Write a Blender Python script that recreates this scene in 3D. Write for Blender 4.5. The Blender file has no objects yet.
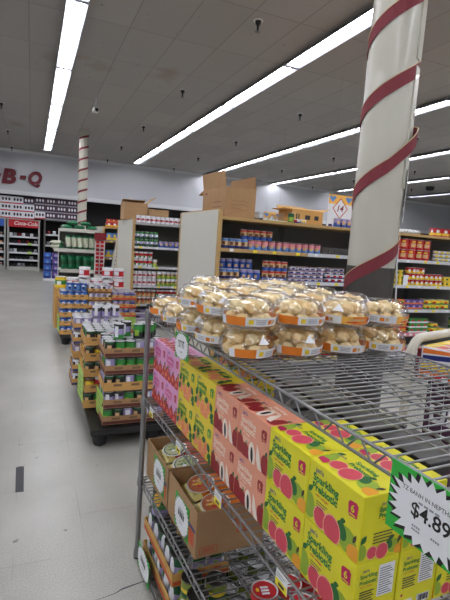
import bpy, bmesh, math, random
from math import sin, cos, pi, radians, atan2, sqrt
from mathutils import Vector, Matrix
random.seed(7)
S = bpy.context.scene
C = S.collection

# ------------------------------------------------------------------ materials
def lin(c):
    return tuple(((v/255)/12.92 if v/255 <= .04045 else ((v/255+.055)/1.055)**2.4) for v in c)
MATS = {}
def mat(name, rgb, rough=.5, metal=0.0, var=.10, scale=30, spec=.5, coat=0):
    if name in MATS: return MATS[name]
    m = bpy.data.materials.new(name); m.use_nodes = True
    nt = m.node_tree; b = nt.nodes['Principled BSDF']
    b.inputs['Roughness'].default_value = rough; b.inputs['Metallic'].default_value = metal
    b.inputs['Specular IOR Level'].default_value = spec
    if coat: b.inputs['Coat Weight'].default_value = coat
    l = lin(rgb)
    if var > 0:
        tc = nt.nodes.new('ShaderNodeTexCoord'); n = nt.nodes.new('ShaderNodeTexNoise')
        n.inputs['Scale'].default_value = scale; n.inputs['Detail'].default_value = 3
        mx = nt.nodes.new('ShaderNodeMix'); mx.data_type = 'RGBA'
        mx.inputs[6].default_value = tuple(v*(1-var) for v in l)+(1,)
        mx.inputs[7].default_value = tuple(min(1, v*(1+var)) for v in l)+(1,)
        nt.links.new(tc.outputs['Object'], n.inputs['Vector'])
        nt.links.new(n.outputs['Fac'], mx.inputs[0]); nt.links.new(mx.outputs[2], b.inputs['Base Color'])
    else:
        b.inputs['Base Color'].default_value = l+(1,)
    MATS[name] = m
    return m
def emit(name, rgb, strength):
    m = bpy.data.materials.new(name); m.use_nodes = True
    nt = m.node_tree; nt.nodes.clear()
    e = nt.nodes.new('ShaderNodeEmission'); o = nt.nodes.new('ShaderNodeOutputMaterial')
    e.inputs[0].default_value = lin(rgb)+(1,); e.inputs[1].default_value = strength
    nt.links.new(e.outputs[0], o.inputs[0]); MATS[name] = m; return m
def clearplastic(name, tint=(250,250,250), rough=.08, base=.05, wrinkle=60, bump=.4):
    m = bpy.data.materials.new(name); m.use_nodes = True
    nt = m.node_tree; nt.nodes.clear()
    tr = nt.nodes.new('ShaderNodeBsdfTransparent'); tr.inputs[0].default_value = lin(tint)+(1,)
    gl = nt.nodes.new('ShaderNodeBsdfGlossy'); gl.inputs['Roughness'].default_value = rough
    lw = nt.nodes.new('ShaderNodeLayerWeight'); lw.inputs[0].default_value = .25
    ad = nt.nodes.new('ShaderNodeMath'); ad.operation = 'MULTIPLY_ADD'
    ad.inputs[1].default_value = .55; ad.inputs[2].default_value = base
    tc = nt.nodes.new('ShaderNodeTexCoord'); n = nt.nodes.new('ShaderNodeTexNoise'); n.inputs['Scale'].default_value = wrinkle
    bp = nt.nodes.new('ShaderNodeBump'); bp.inputs['Strength'].default_value = bump; bp.inputs['Distance'].default_value = .004
    nt.links.new(tc.outputs['Object'], n.inputs['Vector']); nt.links.new(n.outputs['Fac'], bp.inputs['Height'])
    nt.links.new(bp.outputs[0], gl.inputs['Normal'])
    mx = nt.nodes.new('ShaderNodeMixShader'); o = nt.nodes.new('ShaderNodeOutputMaterial')
    nt.links.new(lw.outputs['Facing'], ad.inputs[0]); nt.links.new(ad.outputs[0], mx.inputs[0])
    nt.links.new(tr.outputs[0], mx.inputs[1]); nt.links.new(gl.outputs[0], mx.inputs[2])
    nt.links.new(mx.outputs[0], o.inputs[0]); MATS[name] = m; return m

def floor_mat():
    m = bpy.data.materials.new('vinyl_tile'); m.use_nodes = True
    nt = m.node_tree; b = nt.nodes['Principled BSDF']; N = nt.nodes.new; L = nt.links.new
    tc = N('ShaderNodeTexCoord'); mp = N('ShaderNodeMapping'); mp.inputs['Location'].default_value = (.057, .155, 0)
    L(tc.outputs['Object'], mp.inputs[0])
    br = N('ShaderNodeTexBrick'); br.offset = 0; br.inputs['Scale'].default_value = 1
    br.inputs['Mortar Size'].default_value = .0016; br.inputs['Mortar Smooth'].default_value = .4
    br.inputs['Brick Width'].default_value = .3175; br.inputs['Row Height'].default_value = .3175
    br.inputs['Color1'].default_value = (1, 1, 1, 1); br.inputs['Color2'].default_value = (.93, .93, .93, 1); br.inputs['Mortar'].default_value = (.62, .62, .60, 1)
    L(mp.outputs[0], br.inputs[0])
    n1 = N('ShaderNodeTexNoise'); n1.inputs['Scale'].default_value = 190; n1.inputs['Detail'].default_value = 5; n1.inputs['Roughness'].default_value = .7
    n2 = N('ShaderNodeTexNoise'); n2.inputs['Scale'].default_value = 1.6; n2.inputs['Detail'].default_value = 4
    L(tc.outputs['Object'], n1.inputs[0]); L(tc.outputs['Object'], n2.inputs[0])
    r1 = N('ShaderNodeValToRGB'); r1.color_ramp.elements[0].position = .3; r1.color_ramp.elements[1].position = .7
    r1.color_ramp.elements[0].color = lin((138, 137, 131))+(1,); r1.color_ramp.elements[1].color = lin((200, 199, 192))+(1,)
    L(n1.outputs['Fac'], r1.inputs[0])
    r2 = N('ShaderNodeValToRGB'); r2.color_ramp.elements[0].position = .3; r2.color_ramp.elements[1].position = .75
    r2.color_ramp.elements[0].color = (.74, .735, .71, 1); r2.color_ramp.elements[1].color = (1, 1, 1, 1)
    L(n2.outputs['Fac'], r2.inputs[0])
    a = N('ShaderNodeMix'); a.data_type = 'RGBA'; a.blend_type = 'MULTIPLY'; a.inputs[0].default_value = 1
    L(r1.outputs[0], a.inputs[6]); L(r2.outputs[0], a.inputs[7])
    c = N('ShaderNodeMix'); c.data_type = 'RGBA'; c.blend_type = 'MULTIPLY'; 
    n3 = N('ShaderNodeTexNoise'); n3.inputs['Scale'].default_value = 2.3; L(tc.outputs['Object'], n3.inputs[0])
    r3 = N('ShaderNodeMapRange'); r3.inputs[1].default_value = .42; r3.inputs[2].default_value = .62; r3.inputs[3].default_value = .0; r3.inputs[4].default_value = 1
    L(n3.outputs['Fac'], r3.inputs[0]); L(r3.outputs[0], c.inputs[0])
    L(a.outputs[2], c.inputs[6]); L(br.outputs['Color'], c.inputs[7])
    # small dark scuffs
    n4 = N('ShaderNodeTexNoise'); n4.inputs['Scale'].default_value = 14; n4.inputs['Detail'].default_value = 2; L(tc.outputs['Object'], n4.inputs[0])
    r4 = N('ShaderNodeValToRGB'); r4.color_ramp.elements[0].position = .70; r4.color_ramp.elements[1].position = .76
    r4.color_ramp.elements[0].color = (1, 1, 1, 1); r4.color_ramp.elements[1].color = (.42, .41, .39, 1); L(n4.outputs['Fac'], r4.inputs[0])
    d = N('ShaderNodeMix'); d.data_type = 'RGBA'; d.blend_type = 'MULTIPLY'; d.inputs[0].default_value = 1
    L(c.outputs[2], d.inputs[6]); L(r4.outputs[0], d.inputs[7]); L(d.outputs[2], b.inputs['Base Color'])
    b.inputs['Roughness'].default_value = .32
    MATS['vinyl_tile'] = m; return m
def ceiling_mat():
    m = bpy.data.materials.new('ceiling_tile'); m.use_nodes = True
    nt = m.node_tree; b = nt.nodes['Principled BSDF']; N = nt.nodes.new; L = nt.links.new
    tc = N('ShaderNodeTexCoord'); mp = N('ShaderNodeMapping'); mp.inputs['Location'].default_value = (.07, -.2, 0)
    L(tc.outputs['Object'], mp.inputs[0])
    br = N('ShaderNodeTexBrick'); br.offset = 0; br.inputs['Scale'].default_value = 1
    br.inputs['Mortar Size'].default_value = .008; br.inputs['Mortar Smooth'].default_value = .3
    br.inputs['Brick Width'].default_value = .61; br.inputs['Row Height'].default_value = 1.25
    br.inputs['Color1'].default_value = lin((168, 165, 162))+(1,); br.inputs['Color2'].default_value = lin((160, 157, 155))+(1,)
    br.inputs['Mortar'].default_value = lin((140, 137, 134))+(1,)
    L(mp.outputs[0], br.inputs[0])
    n = N('ShaderNodeTexNoise'); n.inputs['Scale'].default_value = .55; n.inputs['Detail'].default_value = 5; L(tc.outputs['Object'], n.inputs[0])
    r = N('ShaderNodeValToRGB'); r.color_ramp.elements[0].position = .66; r.color_ramp.elements[1].position = .78
    r.color_ramp.elements[0].color = (1, 1, 1, 1); r.color_ramp.elements[1].color = (.72, .58, .42, 1); L(n.outputs['Fac'], r.inputs[0])
    a = N('ShaderNodeMix'); a.data_type = 'RGBA'; a.blend_type = 'MULTIPLY'; a.inputs[0].default_value = 1
    L(br.outputs['Color'], a.inputs[6]); L(r.outputs[0], a.inputs[7])
    n2 = N('ShaderNodeTexNoise'); n2.inputs['Scale'].default_value = 12; n2.inputs['Detail'].default_value = 2; L(tc.outputs['Object'], n2.inputs[0])
    r2 = N('ShaderNodeValToRGB'); r2.color_ramp.elements[0].position = .745; r2.color_ramp.elements[1].position = .765
    r2.color_ramp.elements[0].color = (1, 1, 1, 1); r2.color_ramp.elements[1].color = (.3, .29, .28, 1); L(n2.outputs['Fac'], r2.inputs[0])
    c = N('ShaderNodeMix'); c.data_type = 'RGBA'; c.blend_type = 'MULTIPLY'; c.inputs[0].default_value = 1
    L(a.outputs[2], c.inputs[6]); L(r2.outputs[0], c.inputs[7]); L(c.outputs[2], b.inputs['Base Color'])
    b.inputs['Roughness'].default_value = .9
    MATS['ceiling_tile'] = m; return m
floor_mat(); ceiling_mat()

def K(hexname, rgb, rough=.5, **k): return mat(hexname, rgb, rough, **k)
K('chrome', (140,141,143), .38, metal=.85, var=.06, scale=80)
K('steel', (150,150,152), .36, metal=.9, var=.12, scale=6)
K('sheet_metal', (86,83,80), .45, metal=.6, var=.2, scale=5)
K('tin', (205,206,208), .42, metal=.85, var=.04)
K('tin_dark', (120,120,122), .3, metal=1.0, var=.05)
K('lid_near', (104,104,104), .30, metal=.9, var=.03, scale=20)  # tin with the shade under the low shelves put into its colour
K('grey_metal', (150,150,148), .45, metal=.3)
K('black_plastic', (28,29,31), .45)
K('black', (14,14,15), .55, var=0)
K('white', (228,228,226), .5, var=.03)
K('paper', (232,234,238), .6, var=.03)
K('cardboard', (170,135,97), .85, var=.12, scale=14)
K('cardboard_in', (140,108,76), .9, var=.12, scale=14)
K('cardboard_dark', (124,98,72), .9, var=.1)
K('tray_tan', (205,158,92), .85, var=.08)
K('tray_brown', (168,130,92), .85, var=.08)
K('tray_maroon', (96,48,44), .8, var=.08)
K('navy', (44,60,118), .6)
K('orange_red', (198,84,48), .6)
K('green_sign', (48,178,62), .55, var=.03)
K('lime', (176,214,104), .6, var=.04)
K('yellow_tag', (240,222,40), .5, var=.03)
K('cream_panel', (203,202,192), .55, var=.03, scale=3)
K('white_panel', (214,216,214), .5, var=.02, scale=3)
K('shelf_back', (112,110,104), .7, var=.05)
K('shelf_grey', (172,172,168), .5)
K('rail_white', (206,208,212), .45)
K('wood_tan', (186,152,98), .6, var=.12, scale=10)
K('gondola_dark', (92,90,86), .6)
K('wall_grey', (196,198,204), .75, var=.03, scale=1.2)
K('wall_dark', (38,36,38), .8)
K('trim_white', (215,216,220), .6, var=.02)
K('maroon', (112,26,40), .6, var=.0)
K('column_white', (194,192,179), .32, var=.03, scale=4, coat=.3)
K('ribbon', (126,48,58), .75, var=.08, scale=60)
K('ribbon_edge', (205,180,140), .5)
K('fixture_white', (146,148,157), .5, var=.0)  # white reflector darkened in its colour to hold back tube glare
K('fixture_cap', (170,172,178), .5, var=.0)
K('cookie', (247,222,170), .85, var=.14, scale=160)
K('cookie_dark', (238,206,148), .85, var=.16, scale=160)
K('orange_band', (232,132,40), .45, var=.04)
K('orange_light', (244,186,84), .45)
K('label_white', (226,228,234), .5, var=.03)
K('label_grey', (150,152,160), .5)
K('red', (190,30,40), .45); K('red2', (200,60,50), .45); K('red_dark', (128,22,34), .5)
K('blue', (50,92,178), .45); K('blue_light', (92,140,205), .45); K('blue_dark', (34,44,112), .45)
K('purple', (92,66,136), .45); K('lavender', (160,150,196), .45); K('plum', (70,38,64), .5)
K('pink_lbl', (222,138,148), .5); K('yellow', (236,204,52), .45); K('green', (56,140,62), .45)
K('green_dark', (26,82,48), .45); K('green_lime', (150,190,60), .45); K('olive', (126,142,62), .45)
K('tan_lbl', (214,178,128), .5); K('brown', (112,68,44), .5); K('orange', (228,120,44), .45); K('dark_lbl', (40,38,40), .45)
# carton colours
K('c_yel', (226,219,38), .42, var=.03); K('c_yg', (233,208,48), .42, var=.03); K('c_sal', (233,158,130), .42, var=.03); K('c_pink', (228,160,208), .42, var=.03)
K('c_txt', (34,134,70), .5, var=0); K('c_txt2', (60,150,60), .5, var=0); K('c_txtw', (248,226,206), .5, var=0); K('c_txtp', (214,84,150), .5, var=0)
K('c_mag', (196,32,92), .5, var=0); K('c_redtxt', (210,60,50), .5, var=0); K('c_blue', (48,60,150), .5, var=0)
K('c_flesh', (214,74,92), .5, var=.12, scale=150); K('c_rind', (240,176,150), .5, var=0); K('c_guava', (148,178,52), .5, var=.15, scale=40)
K('c_leaf', (36,104,48), .5, var=.1); K('c_or', (236,164,44), .5, var=.1); K('c_cit', (240,140,90), .5, var=.1, scale=120); K('c_straw', (196,52,58), .5, var=.1)
K('c_lych', (246,230,216), .5, var=.03); K('c_sred', (150,34,40), .5, var=.1); K('c_stem', (70,60,40), .5, var=0); K('c_ink', (80,84,60), .5, var=0)
K('pouch_or', (232,126,34), .3, var=.06); K('pouch_red', (172,72,48), .3, var=.06); K('pouch_yel', (238,224,140), .35); K('food_red', (176,92,50), .5, var=.4, scale=90)
K('plate', (222,222,216), .35); K('food_green', (170,176,130), .5, var=.4, scale=90)
K('bag_green', (22,112,70), .4, var=.12, scale=20); K('bag_white', (196,200,178), .45, var=.2, scale=25)
K('cart_cream', (200,195,180), .4, var=.03); K('cart_wire', (206,204,200), .35, metal=.3)
K('tape', (62,63,68), .7, var=.1); K('rubber', (30,30,30), .8)
emit('tube_glow', (250,250,255), 30)
clearplastic('clear_shell', base=.06, rough=.07, wrinkle=38, bump=.8)
clearplastic('clear_cup', base=.08, rough=.1)

# ------------------------------------------------------------------ mesh building
TXT = {}
def text2d(s, bold=0.0):
    key = (s, bold)
    if key in TXT: return TXT[key]
    cu = bpy.data.curves.new('t', 'FONT'); cu.body = s; cu.size = 1; cu.resolution_u = 5; cu.offset = bold
    cu.align_x = 'LEFT'
    ob = bpy.data.objects.new('t', cu); C.objects.link(ob)
    dg = bpy.context.evaluated_depsgraph_get(); dg.update()
    me = bpy.data.meshes.new_from_object(ob.evaluated_get(dg))
    vs = [(v.co.x, v.co.y) for v in me.vertices]; fs = [tuple(p.vertices) for p in me.polygons]
    bpy.data.objects.remove(ob); bpy.data.curves.remove(cu); bpy.data.meshes.remove(me)
    x0 = min(v[0] for v in vs); x1 = max(v[0] for v in vs); y0 = min(v[1] for v in vs); y1 = max(v[1] for v in vs)
    vs = [((x-x0), (y-y0)) for x, y in vs]
    TXT[key] = (vs, fs, x1-x0, y1-y0)
    return TXT[key]

class MB:
    def __init__(s): s.v = []; s.f = []; s.m = []; s.sm = []; s.mats = []; s.M = Matrix.Identity(4)
    def mi(s, m):
        if m not in s.mats: s.mats.append(m)
        return s.mats.index(m)
    def add(s, vs, fs, m, smooth=False):
        o = len(s.v); k = s.mi(m)
        s.v += [tuple(s.M @ Vector(p)) for p in vs]
        for f in fs: s.f.append(tuple(i+o for i in f)); s.m.append(k); s.sm.append(smooth)
    def box(s, a, b, m, bev=0):
        x0, y0, z0 = a; x1, y1, z1 = b
        if not bev:
            vs = [(x0,y0,z0),(x1,y0,z0),(x1,y1,z0),(x0,y1,z0),(x0,y0,z1),(x1,y0,z1),(x1,y1,z1),(x0,y1,z1)]
            s.add(vs, [(0,3,2,1),(4,5,6,7),(0,1,5,4),(1,2,6,5),(2,3,7,6),(3,0,4,7)], m); return
        bm = bmesh.new(); bmesh.ops.create_cube(bm, size=1)
        for v in bm.verts: v.co = Vector(((x0+x1)/2+v.co.x*(x1-x0), (y0+y1)/2+v.co.y*(y1-y0), (z0+z1)/2+v.co.z*(z1-z0)))
        bmesh.ops.bevel(bm, geom=bm.edges[:], offset=bev, segments=2, affect='EDGES', profile=.5)
        bm.verts.index_update()
        s.add([tuple(v.co) for v in bm.verts], [tuple(v.index for v in f.verts) for f in bm.faces], m, False); bm.free()
    def cyl(s, p, q, r, m, n=8, r2=None, caps=True, smooth=True):
        s.tube([p, q], r, m, n, caps, [r, r if r2 is None else r2], smooth)
    def tube(s, pts, r, m, n=6, caps=True, radii=None, smooth=True, closed=False):
        pts = [Vector(p) for p in pts]; N = len(pts); vs = []; fs = []
        up = Vector((0, 0, 1)); prev = None
        for i, p in enumerate(pts):
            if closed: d = pts[(i+1) % N]-pts[i-1]
            else: d = pts[min(i+1, N-1)]-pts[max(i-1, 0)]
            d.normalize()
            if prev is None:
                a = up if abs(d.z) < .95 else Vector((1, 0, 0))
                x = d.cross(a).normalized()
            else:
                x = (prev-d*prev.dot(d))
                x = x.normalized() if x.length > 1e-6 else d.cross(up).normalized()
            prev = x; y = d.cross(x)
            rr = radii[i] if radii else r
            for k in range(n):
                t = 2*pi*k/n; vs.append(tuple(p+x*cos(t)*rr+y*sin(t)*rr))
        rng = N if closed else N-1
        for i in range(rng):
            j = (i+1) % N
            for k in range(n):
                fs.append((i*n+k, i*n+(k+1) % n, j*n+(k+1) % n, j*n+k))
        s.add(vs, fs, m, smooth)
        if caps and not closed:
            s.add(vs[:n], [tuple(range(n))[::-1]], m); s.add(vs[-n:], [tuple(range(n))], m)
    def lathe(s, prof, m, n=16, c=(0,0,0), smooth=True, capb=True, capt=True):
        # prof list of (r, z, mat or None): the material belongs to the ring ABOVE that point
        cx, cy, cz = c
        def ring(r, z): return [(cx+r*cos(2*pi*k/n+.1), cy+r*sin(2*pi*k/n+.1), cz+z) for k in range(n)]
        for a, b in zip(prof[:-1], prof[1:]):
            mm = a[2] if len(a) > 2 and a[2] else m
            vs = ring(a[0], a[1])+ring(b[0], b[1])
            s.add(vs, [(k, (k+1) % n, n+(k+1) % n, n+k) for k in range(n)], mm, smooth)
        if capb and prof[0][0] > 1e-4: s.add(ring(prof[0][0], prof[0][1]), [tuple(range(n))[::-1]], (prof[0][2] if len(prof[0]) > 2 and prof[0][2] else m))
        if capt and prof[-1][0] > 1e-4: s.add(ring(prof[-1][0], prof[-1][1]), [tuple(range(n))], (prof[-1][2] if len(prof[-1]) > 2 and prof[-1][2] else m))
    def flat(s, pts, O, U, V, m, off=0.0, clip=None):
        O = Vector(O); U = Vector(U); V = Vector(V); n = U.cross(V).normalized()
        if clip: pts = [(min(max(a, clip[0]), clip[2]), min(max(b, clip[1]), clip[3])) for a, b in pts]
        s.add([tuple(O+U*a+V*b+n*off) for a, b in pts], [tuple(range(len(pts)))], m)
    def text(s, t, O, U, V, x, y, h, m, off=.0006, bold=.0, align='l', maxw=None, shear=0, wscale=1.0):
        vs, fs, w, hh = text2d(t, bold)
        k = h/.72
        wx = k*wscale
        if maxw and w*wx > maxw: wx = maxw/w
        dx = 0 if align == 'l' else (-w*wx/2 if align == 'c' else -w*wx)
        O = Vector(O); U = Vector(U); V = Vector(V); n = U.cross(V).normalized()
        s.add([tuple(O+U*(x+dx+a*wx+b*k*shear)+V*(y+b*k)+n*off) for a, b in vs], fs, m)
    def prism(s, pts, z0, z1, m, mside=None):
        n = len(pts)
        s.add([(a, b, z1) for a, b in pts], [tuple(range(n))], m)
        s.add([(a, b, z0) for a, b in pts], [tuple(range(n))[::-1]], m)
        s.add([(a, b, z0) for a, b in pts]+[(a, b, z1) for a, b in pts], [(k, (k+1) % n, n+(k+1) % n, n+k) for k in range(n)], mside or m)
    def mesh(s, name):
        me = bpy.data.meshes.new(name); me.from_pydata(s.v, [], s.f)
        for m in s.mats: me.materials.append(MATS[m])
        me.polygons.foreach_set('material_index', s.m); me.polygons.foreach_set('use_smooth', s.sm)
        me.update(); return me
def circ(cx, cy, rx, ry=None, n=16, a=0):
    ry = ry or rx
    return [(cx+rx*cos(2*pi*k/n)*cos(a)-ry*sin(2*pi*k/n)*sin(a), cy+rx*cos(2*pi*k/n)*sin(a)+ry*sin(2*pi*k/n)*cos(a)) for k in range(n)]
def rect(x0, y0, x1, y1): return [(x0,y0),(x1,y0),(x1,y1),(x0,y1)]
def leaf(cx, cy, l, w, a):
    p = []
    for k in range(7): t = k/6; p.append((t*l, w*sin(pi*t)))
    for k in range(5, 0, -1): t = k/6; p.append((t*l, -w*sin(pi*t)))
    return [(cx+x*cos(a)-y*sin(a), cy+x*sin(a)+y*cos(a)) for x, y in p]
def star(cx, cy, rx, ry, n, inner, rot=0, jit=0):
    p = []
    rr = random.Random(5)
    for k in range(2*n):
        t = pi*k/n+rot; q = 1 if k % 2 == 0 else inner
        q *= 1+jit*(rr.random()-.5)
        p.append((cx+rx*q*cos(t), cy+ry*q*sin(t)))
    return p

def tag(o, label=None, cat=None, group=None, kind=None):
    if label: o['label'] = label
    if cat: o['category'] = cat
    if group: o['group'] = group
    if kind: o['kind'] = kind
    return o
def obj(name, mb, parent=None, loc=None, rot=None):
    me = mb if isinstance(mb, bpy.types.Mesh) else mb.mesh(name)
    o = bpy.data.objects.new(name, me); C.objects.link(o)
    if parent: o.parent = parent
    if loc is not None: o.location = loc
    if rot is not None: o.rotation_euler = (0, 0, rot) if not hasattr(rot, '__len__') else rot
    return o
def thing(name, label, cat, loc=(0,0,0), rot=0, group=None):
    o = bpy.data.objects.new(name, None); C.objects.link(o); o.location = loc
    o.rotation_euler = (0, 0, rot) if not hasattr(rot, '__len__') else rot
    o.empty_display_size = .05
    return tag(o, label, cat, group)
def one(name, me, label, cat, loc=(0,0,0), rot=0, group=None, kind=None):
    return tag(obj(name, me, None, loc, rot), label, cat, group, kind)
KIDS = {}
def kids_of(o):
    return [c for c in C.objects if c.parent == o]
def dup(root, loc, rot=None, label=None, group=None):
    if root.name not in KIDS: KIDS[root.name] = [(c, kids_of(c)) for c in kids_of(root)]
    r = root.copy(); C.objects.link(r); r.location = loc
    if rot is not None: r.rotation_euler = (0, 0, rot) if not hasattr(rot, '__len__') else rot
    if label: r['label'] = label
    if group: r['group'] = group
    for c, g in KIDS[root.name]:
        d = c.copy(); C.objects.link(d); d.parent = r
        for e in g:
            h = e.copy(); C.objects.link(h); h.parent = d
    return r
ORD = ['bottom', 'second', 'third', 'fourth', 'fifth', 'sixth']
NTH = ['first', 'second', 'third', 'fourth', 'fifth', 'sixth', 'seventh', 'eighth', 'ninth', 'tenth']

# ------------------------------------------------------------------ room shell
def struct(name, mb): return tag(obj(name, mb), kind='structure')
ZC = 4.2
m = MB(); m.box((-9, -9, -.1), (32, 19.3, 0), 'vinyl_tile')
m.add([(x, y, .0004) for x, y in ((.250, 1.752), (.345, 1.766), (.380, 1.780), (.56, 1.812), (.56, 1.815), (.382, 1.789), (.346, 1.770), (.250, 1.754))], [(0,1,6,7), (1,2,5,6), (2,3,4,5)], 'tape')   # open seam between tiles
struct('floor', m)
m = MB(); m.box((-9, -9, ZC), (32, 19.3, ZC+.1), 'ceiling_tile'); struct('ceiling', m)
m = MB(); m.box((-9, 19.2, 0), (32, 19.3, ZC), 'wall_dark'); struct('wall_back', m)
m = MB(); m.box((-9, 18.0, 2.72), (32, 19.19, ZC-.001), 'wall_grey'); struct('wall_soffit', m)
m = MB(); m.box((-9, 17.96, 2.66), (32, 18.02, 2.80), 'trim_white'); struct('trim_1', m)
m = MB(); m.box((-9, 17.985, ZC-.10), (32, 17.999, ZC-.001), 'trim_white'); struct('trim_2', m)
m = MB(); m.box((-9.1, -9, 0), (-9, 19.3, ZC), 'wall_grey'); struct('wall_left', m)
m = MB(); m.box((32, -9, 0), (32.1, 19.3, ZC), 'wall_grey'); struct('wall_right', m)

# B-B-Q lettering on the soffit
sgn = thing('wall_lettering', 'maroon raised slanted letters spelling B-B-Q on the pale soffit above the back shelves', 'sign', (-1.0, 17.98, 3.0))
for ch, x, w in (('B', -.72, .42), ('-', -.20, .2), ('B', .07, .43), ('-', .60, .19), ('Q', .87, .44)):
    m = MB()
    vs, fs, tw, th = text2d(ch, .05)
    h = .52 if ch != '-' else .13; z0 = 0 if ch != '-' else .2
    if ch == 'Q': h = .56; z0 = -.04
    kx = w/tw; kz = h/th
    P = [(x+a*kx+(z0+b*kz)*.18-.05, z0+b*kz) for a, b in vs]
    n = len(P)
    m.add([(a, -.05, b) for a, b in P], fs, 'maroon')
    m.add([(a, -.02, b) for a, b in P], [f[::-1] for f in fs], 'maroon')
    from collections import Counter
    ec = Counter(); ed = {}
    for f in fs:
        for i in range(len(f)):
            a, b = f[i], f[(i+1) % len(f)]; ec[frozenset((a, b))] += 1; ed[frozenset((a, b))] = (a, b)
    qs = [(b, a, n+a, n+b) for k, (a, b) in ed.items() if ec[k] == 1]
    m.add([(a, -.05, b) for a, b in P]+[(a, -.02, b) for a, b in P], qs, 'maroon')
    obj('letter' if ch != '-' else 'hyphen', m, sgn)

# ------------------------------------------------------------------ ceiling fixtures
def fixture_meshes(L):
    h = MB(); W = .125
    prof = [(-W, 0), (-W, .012), (-.05, .085), (.05, .085), (W, .012), (W, 0), (W-.006, 0), (.045, .075), (-.045, .075), (-W+.006, 0)]
    n = len(prof)
    vs = [(x, y, z) for y in (0, L) for x, z in prof]
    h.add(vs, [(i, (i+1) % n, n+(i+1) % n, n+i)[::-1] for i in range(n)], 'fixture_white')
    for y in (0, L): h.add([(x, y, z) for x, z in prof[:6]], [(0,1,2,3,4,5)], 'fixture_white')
    tubes = []
    for sx in (-.04, .04):
        t = MB(); t.cyl((sx, .03, .045), (sx, L-.03, .045), .016, 'tube_glow', 6); tubes.append(t.mesh('tube'))
    es = []
    for y in (.002, L-.028):
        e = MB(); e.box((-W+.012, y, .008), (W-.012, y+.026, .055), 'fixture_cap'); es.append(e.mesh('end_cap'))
    return h.mesh('reflector'), tubes, es
FX = {2.42: fixture_meshes(2.42), 1.2: fixture_meshes(1.2)}
protoF = {}
def fixture(x, y, L, label):
    if L not in protoF:
        r = thing('ceiling_light', label, 'ceiling light', (x, y, ZC-.0852), 0, 'fluorescent strips on the ceiling')
        h, t, e = FX[L]
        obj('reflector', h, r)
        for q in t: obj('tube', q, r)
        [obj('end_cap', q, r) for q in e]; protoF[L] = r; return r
    return dup(protoF[L], (x, y, ZC-.0852), None, label)
rows = [(-5.6, 6.0, 17.0, 'second row beyond the lettering'), (-2.6, 6.0, 17.0, 'row over the lettering'), (.45, 5.92, 17.0, 'row above the open aisle'),
        (3.49, 6.28, 17.5, 'row ending above the opened box'), (6.52, 6.05, 18.0, 'row crossing behind the thick column'),
        (9.62, 6.2, 18.2, 'next row past the thick column'), (12.7, 6.6, 18.2, 'fifth row from the aisle'), (15.9, 6.8, 16.8, 'farthest row')]
for (x, y0, yend, nm) in rows:
    k = -5
    while y0+2.44*k+1.3 < yend:
        y = y0+2.44*k
        L = 2.42 if y+2.42 <= yend+.3 else 1.2
        nth = {0: 'fifth', -1: 'sixth'}.get(k)
        pos = ['last', 'next to last', 'third from the wall', 'fourth from the wall', 'fifth from the wall', 'sixth from the wall', 'seventh from the wall', 'eighth from the wall', 'ninth from the wall', 'tenth from the wall']
        idx = min(9, max(0, int(round((yend-y)/2.44))-1))
        fixture(x, y, L, 'white twin-tube strip light, %s, %s' % (pos[idx], nm))
        k += 1
# sprinklers
m = MB(); m.lathe([(.06, .1), (.055, .088), (.03, .085), (.03, .04), (.018, .035), (.018, .0), (.03, -.005), (.03, -.012)], 'grey_metal', 10)
esc = MB(); esc.lathe([(.058, .088), (.06, .1)], 'white', 12)
bod = MB(); bod.lathe([(.04, .088), (.028, .045), (.016, .04), (.012, .0), (.010, -.03)], 'black_plastic', 10)
dfl = MB(); dfl.lathe([(.034, -.036), (.034, -.030)], 'tin_dark', 10)
sp0 = None
for i, x in enumerate((-.65, 2.5, 5.0, 8.15, 11.3, 14.2)):
    for j, y in enumerate((5.4, 8.45, 11.65, 14.7, 17.5)):
        lab = 'small dark sprinkler head, %s from the camera end in the %s line' % (NTH[j], NTH[i])
        if sp0 is None:
            sp0 = thing('ceiling_sprinkler', lab, 'sprinkler', (x, y, ZC-.1), 0, 'sprinkler heads on the ceiling')
            obj('escutcheon', esc, sp0); obj('sprinkler_body', bod, sp0); obj('deflector', dfl, sp0)
        else: dup(sp0, (x, y, ZC-.1), None, lab)
cam_t = thing('ceiling_camera', 'white security camera hanging from a short ceiling rod near the thin striped column', 'camera', (1.16, 9.95, ZC))
m = MB(); m.cyl((0,0,0), (0,0,-.2), .018, 'white', 8); obj('rod', m, cam_t)
m = MB(); m.box((-.06,-.12,-.28), (.05,.10,-.19), 'white', .012); m.cyl((0,-.1,-.25), (0,-.15,-.27), .035, 'black', 10); obj('camera_body', m, cam_t)
m = MB(); m.lathe([(.02, -.16), (.13, -.14), (.16, -.06), (.16, 0)], 'black_plastic', 16)
one('ceiling_dome_camera', m, 'black dome camera on the ceiling beyond the striped column', 'camera', (14.3, 13.85, ZC-.002))

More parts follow.
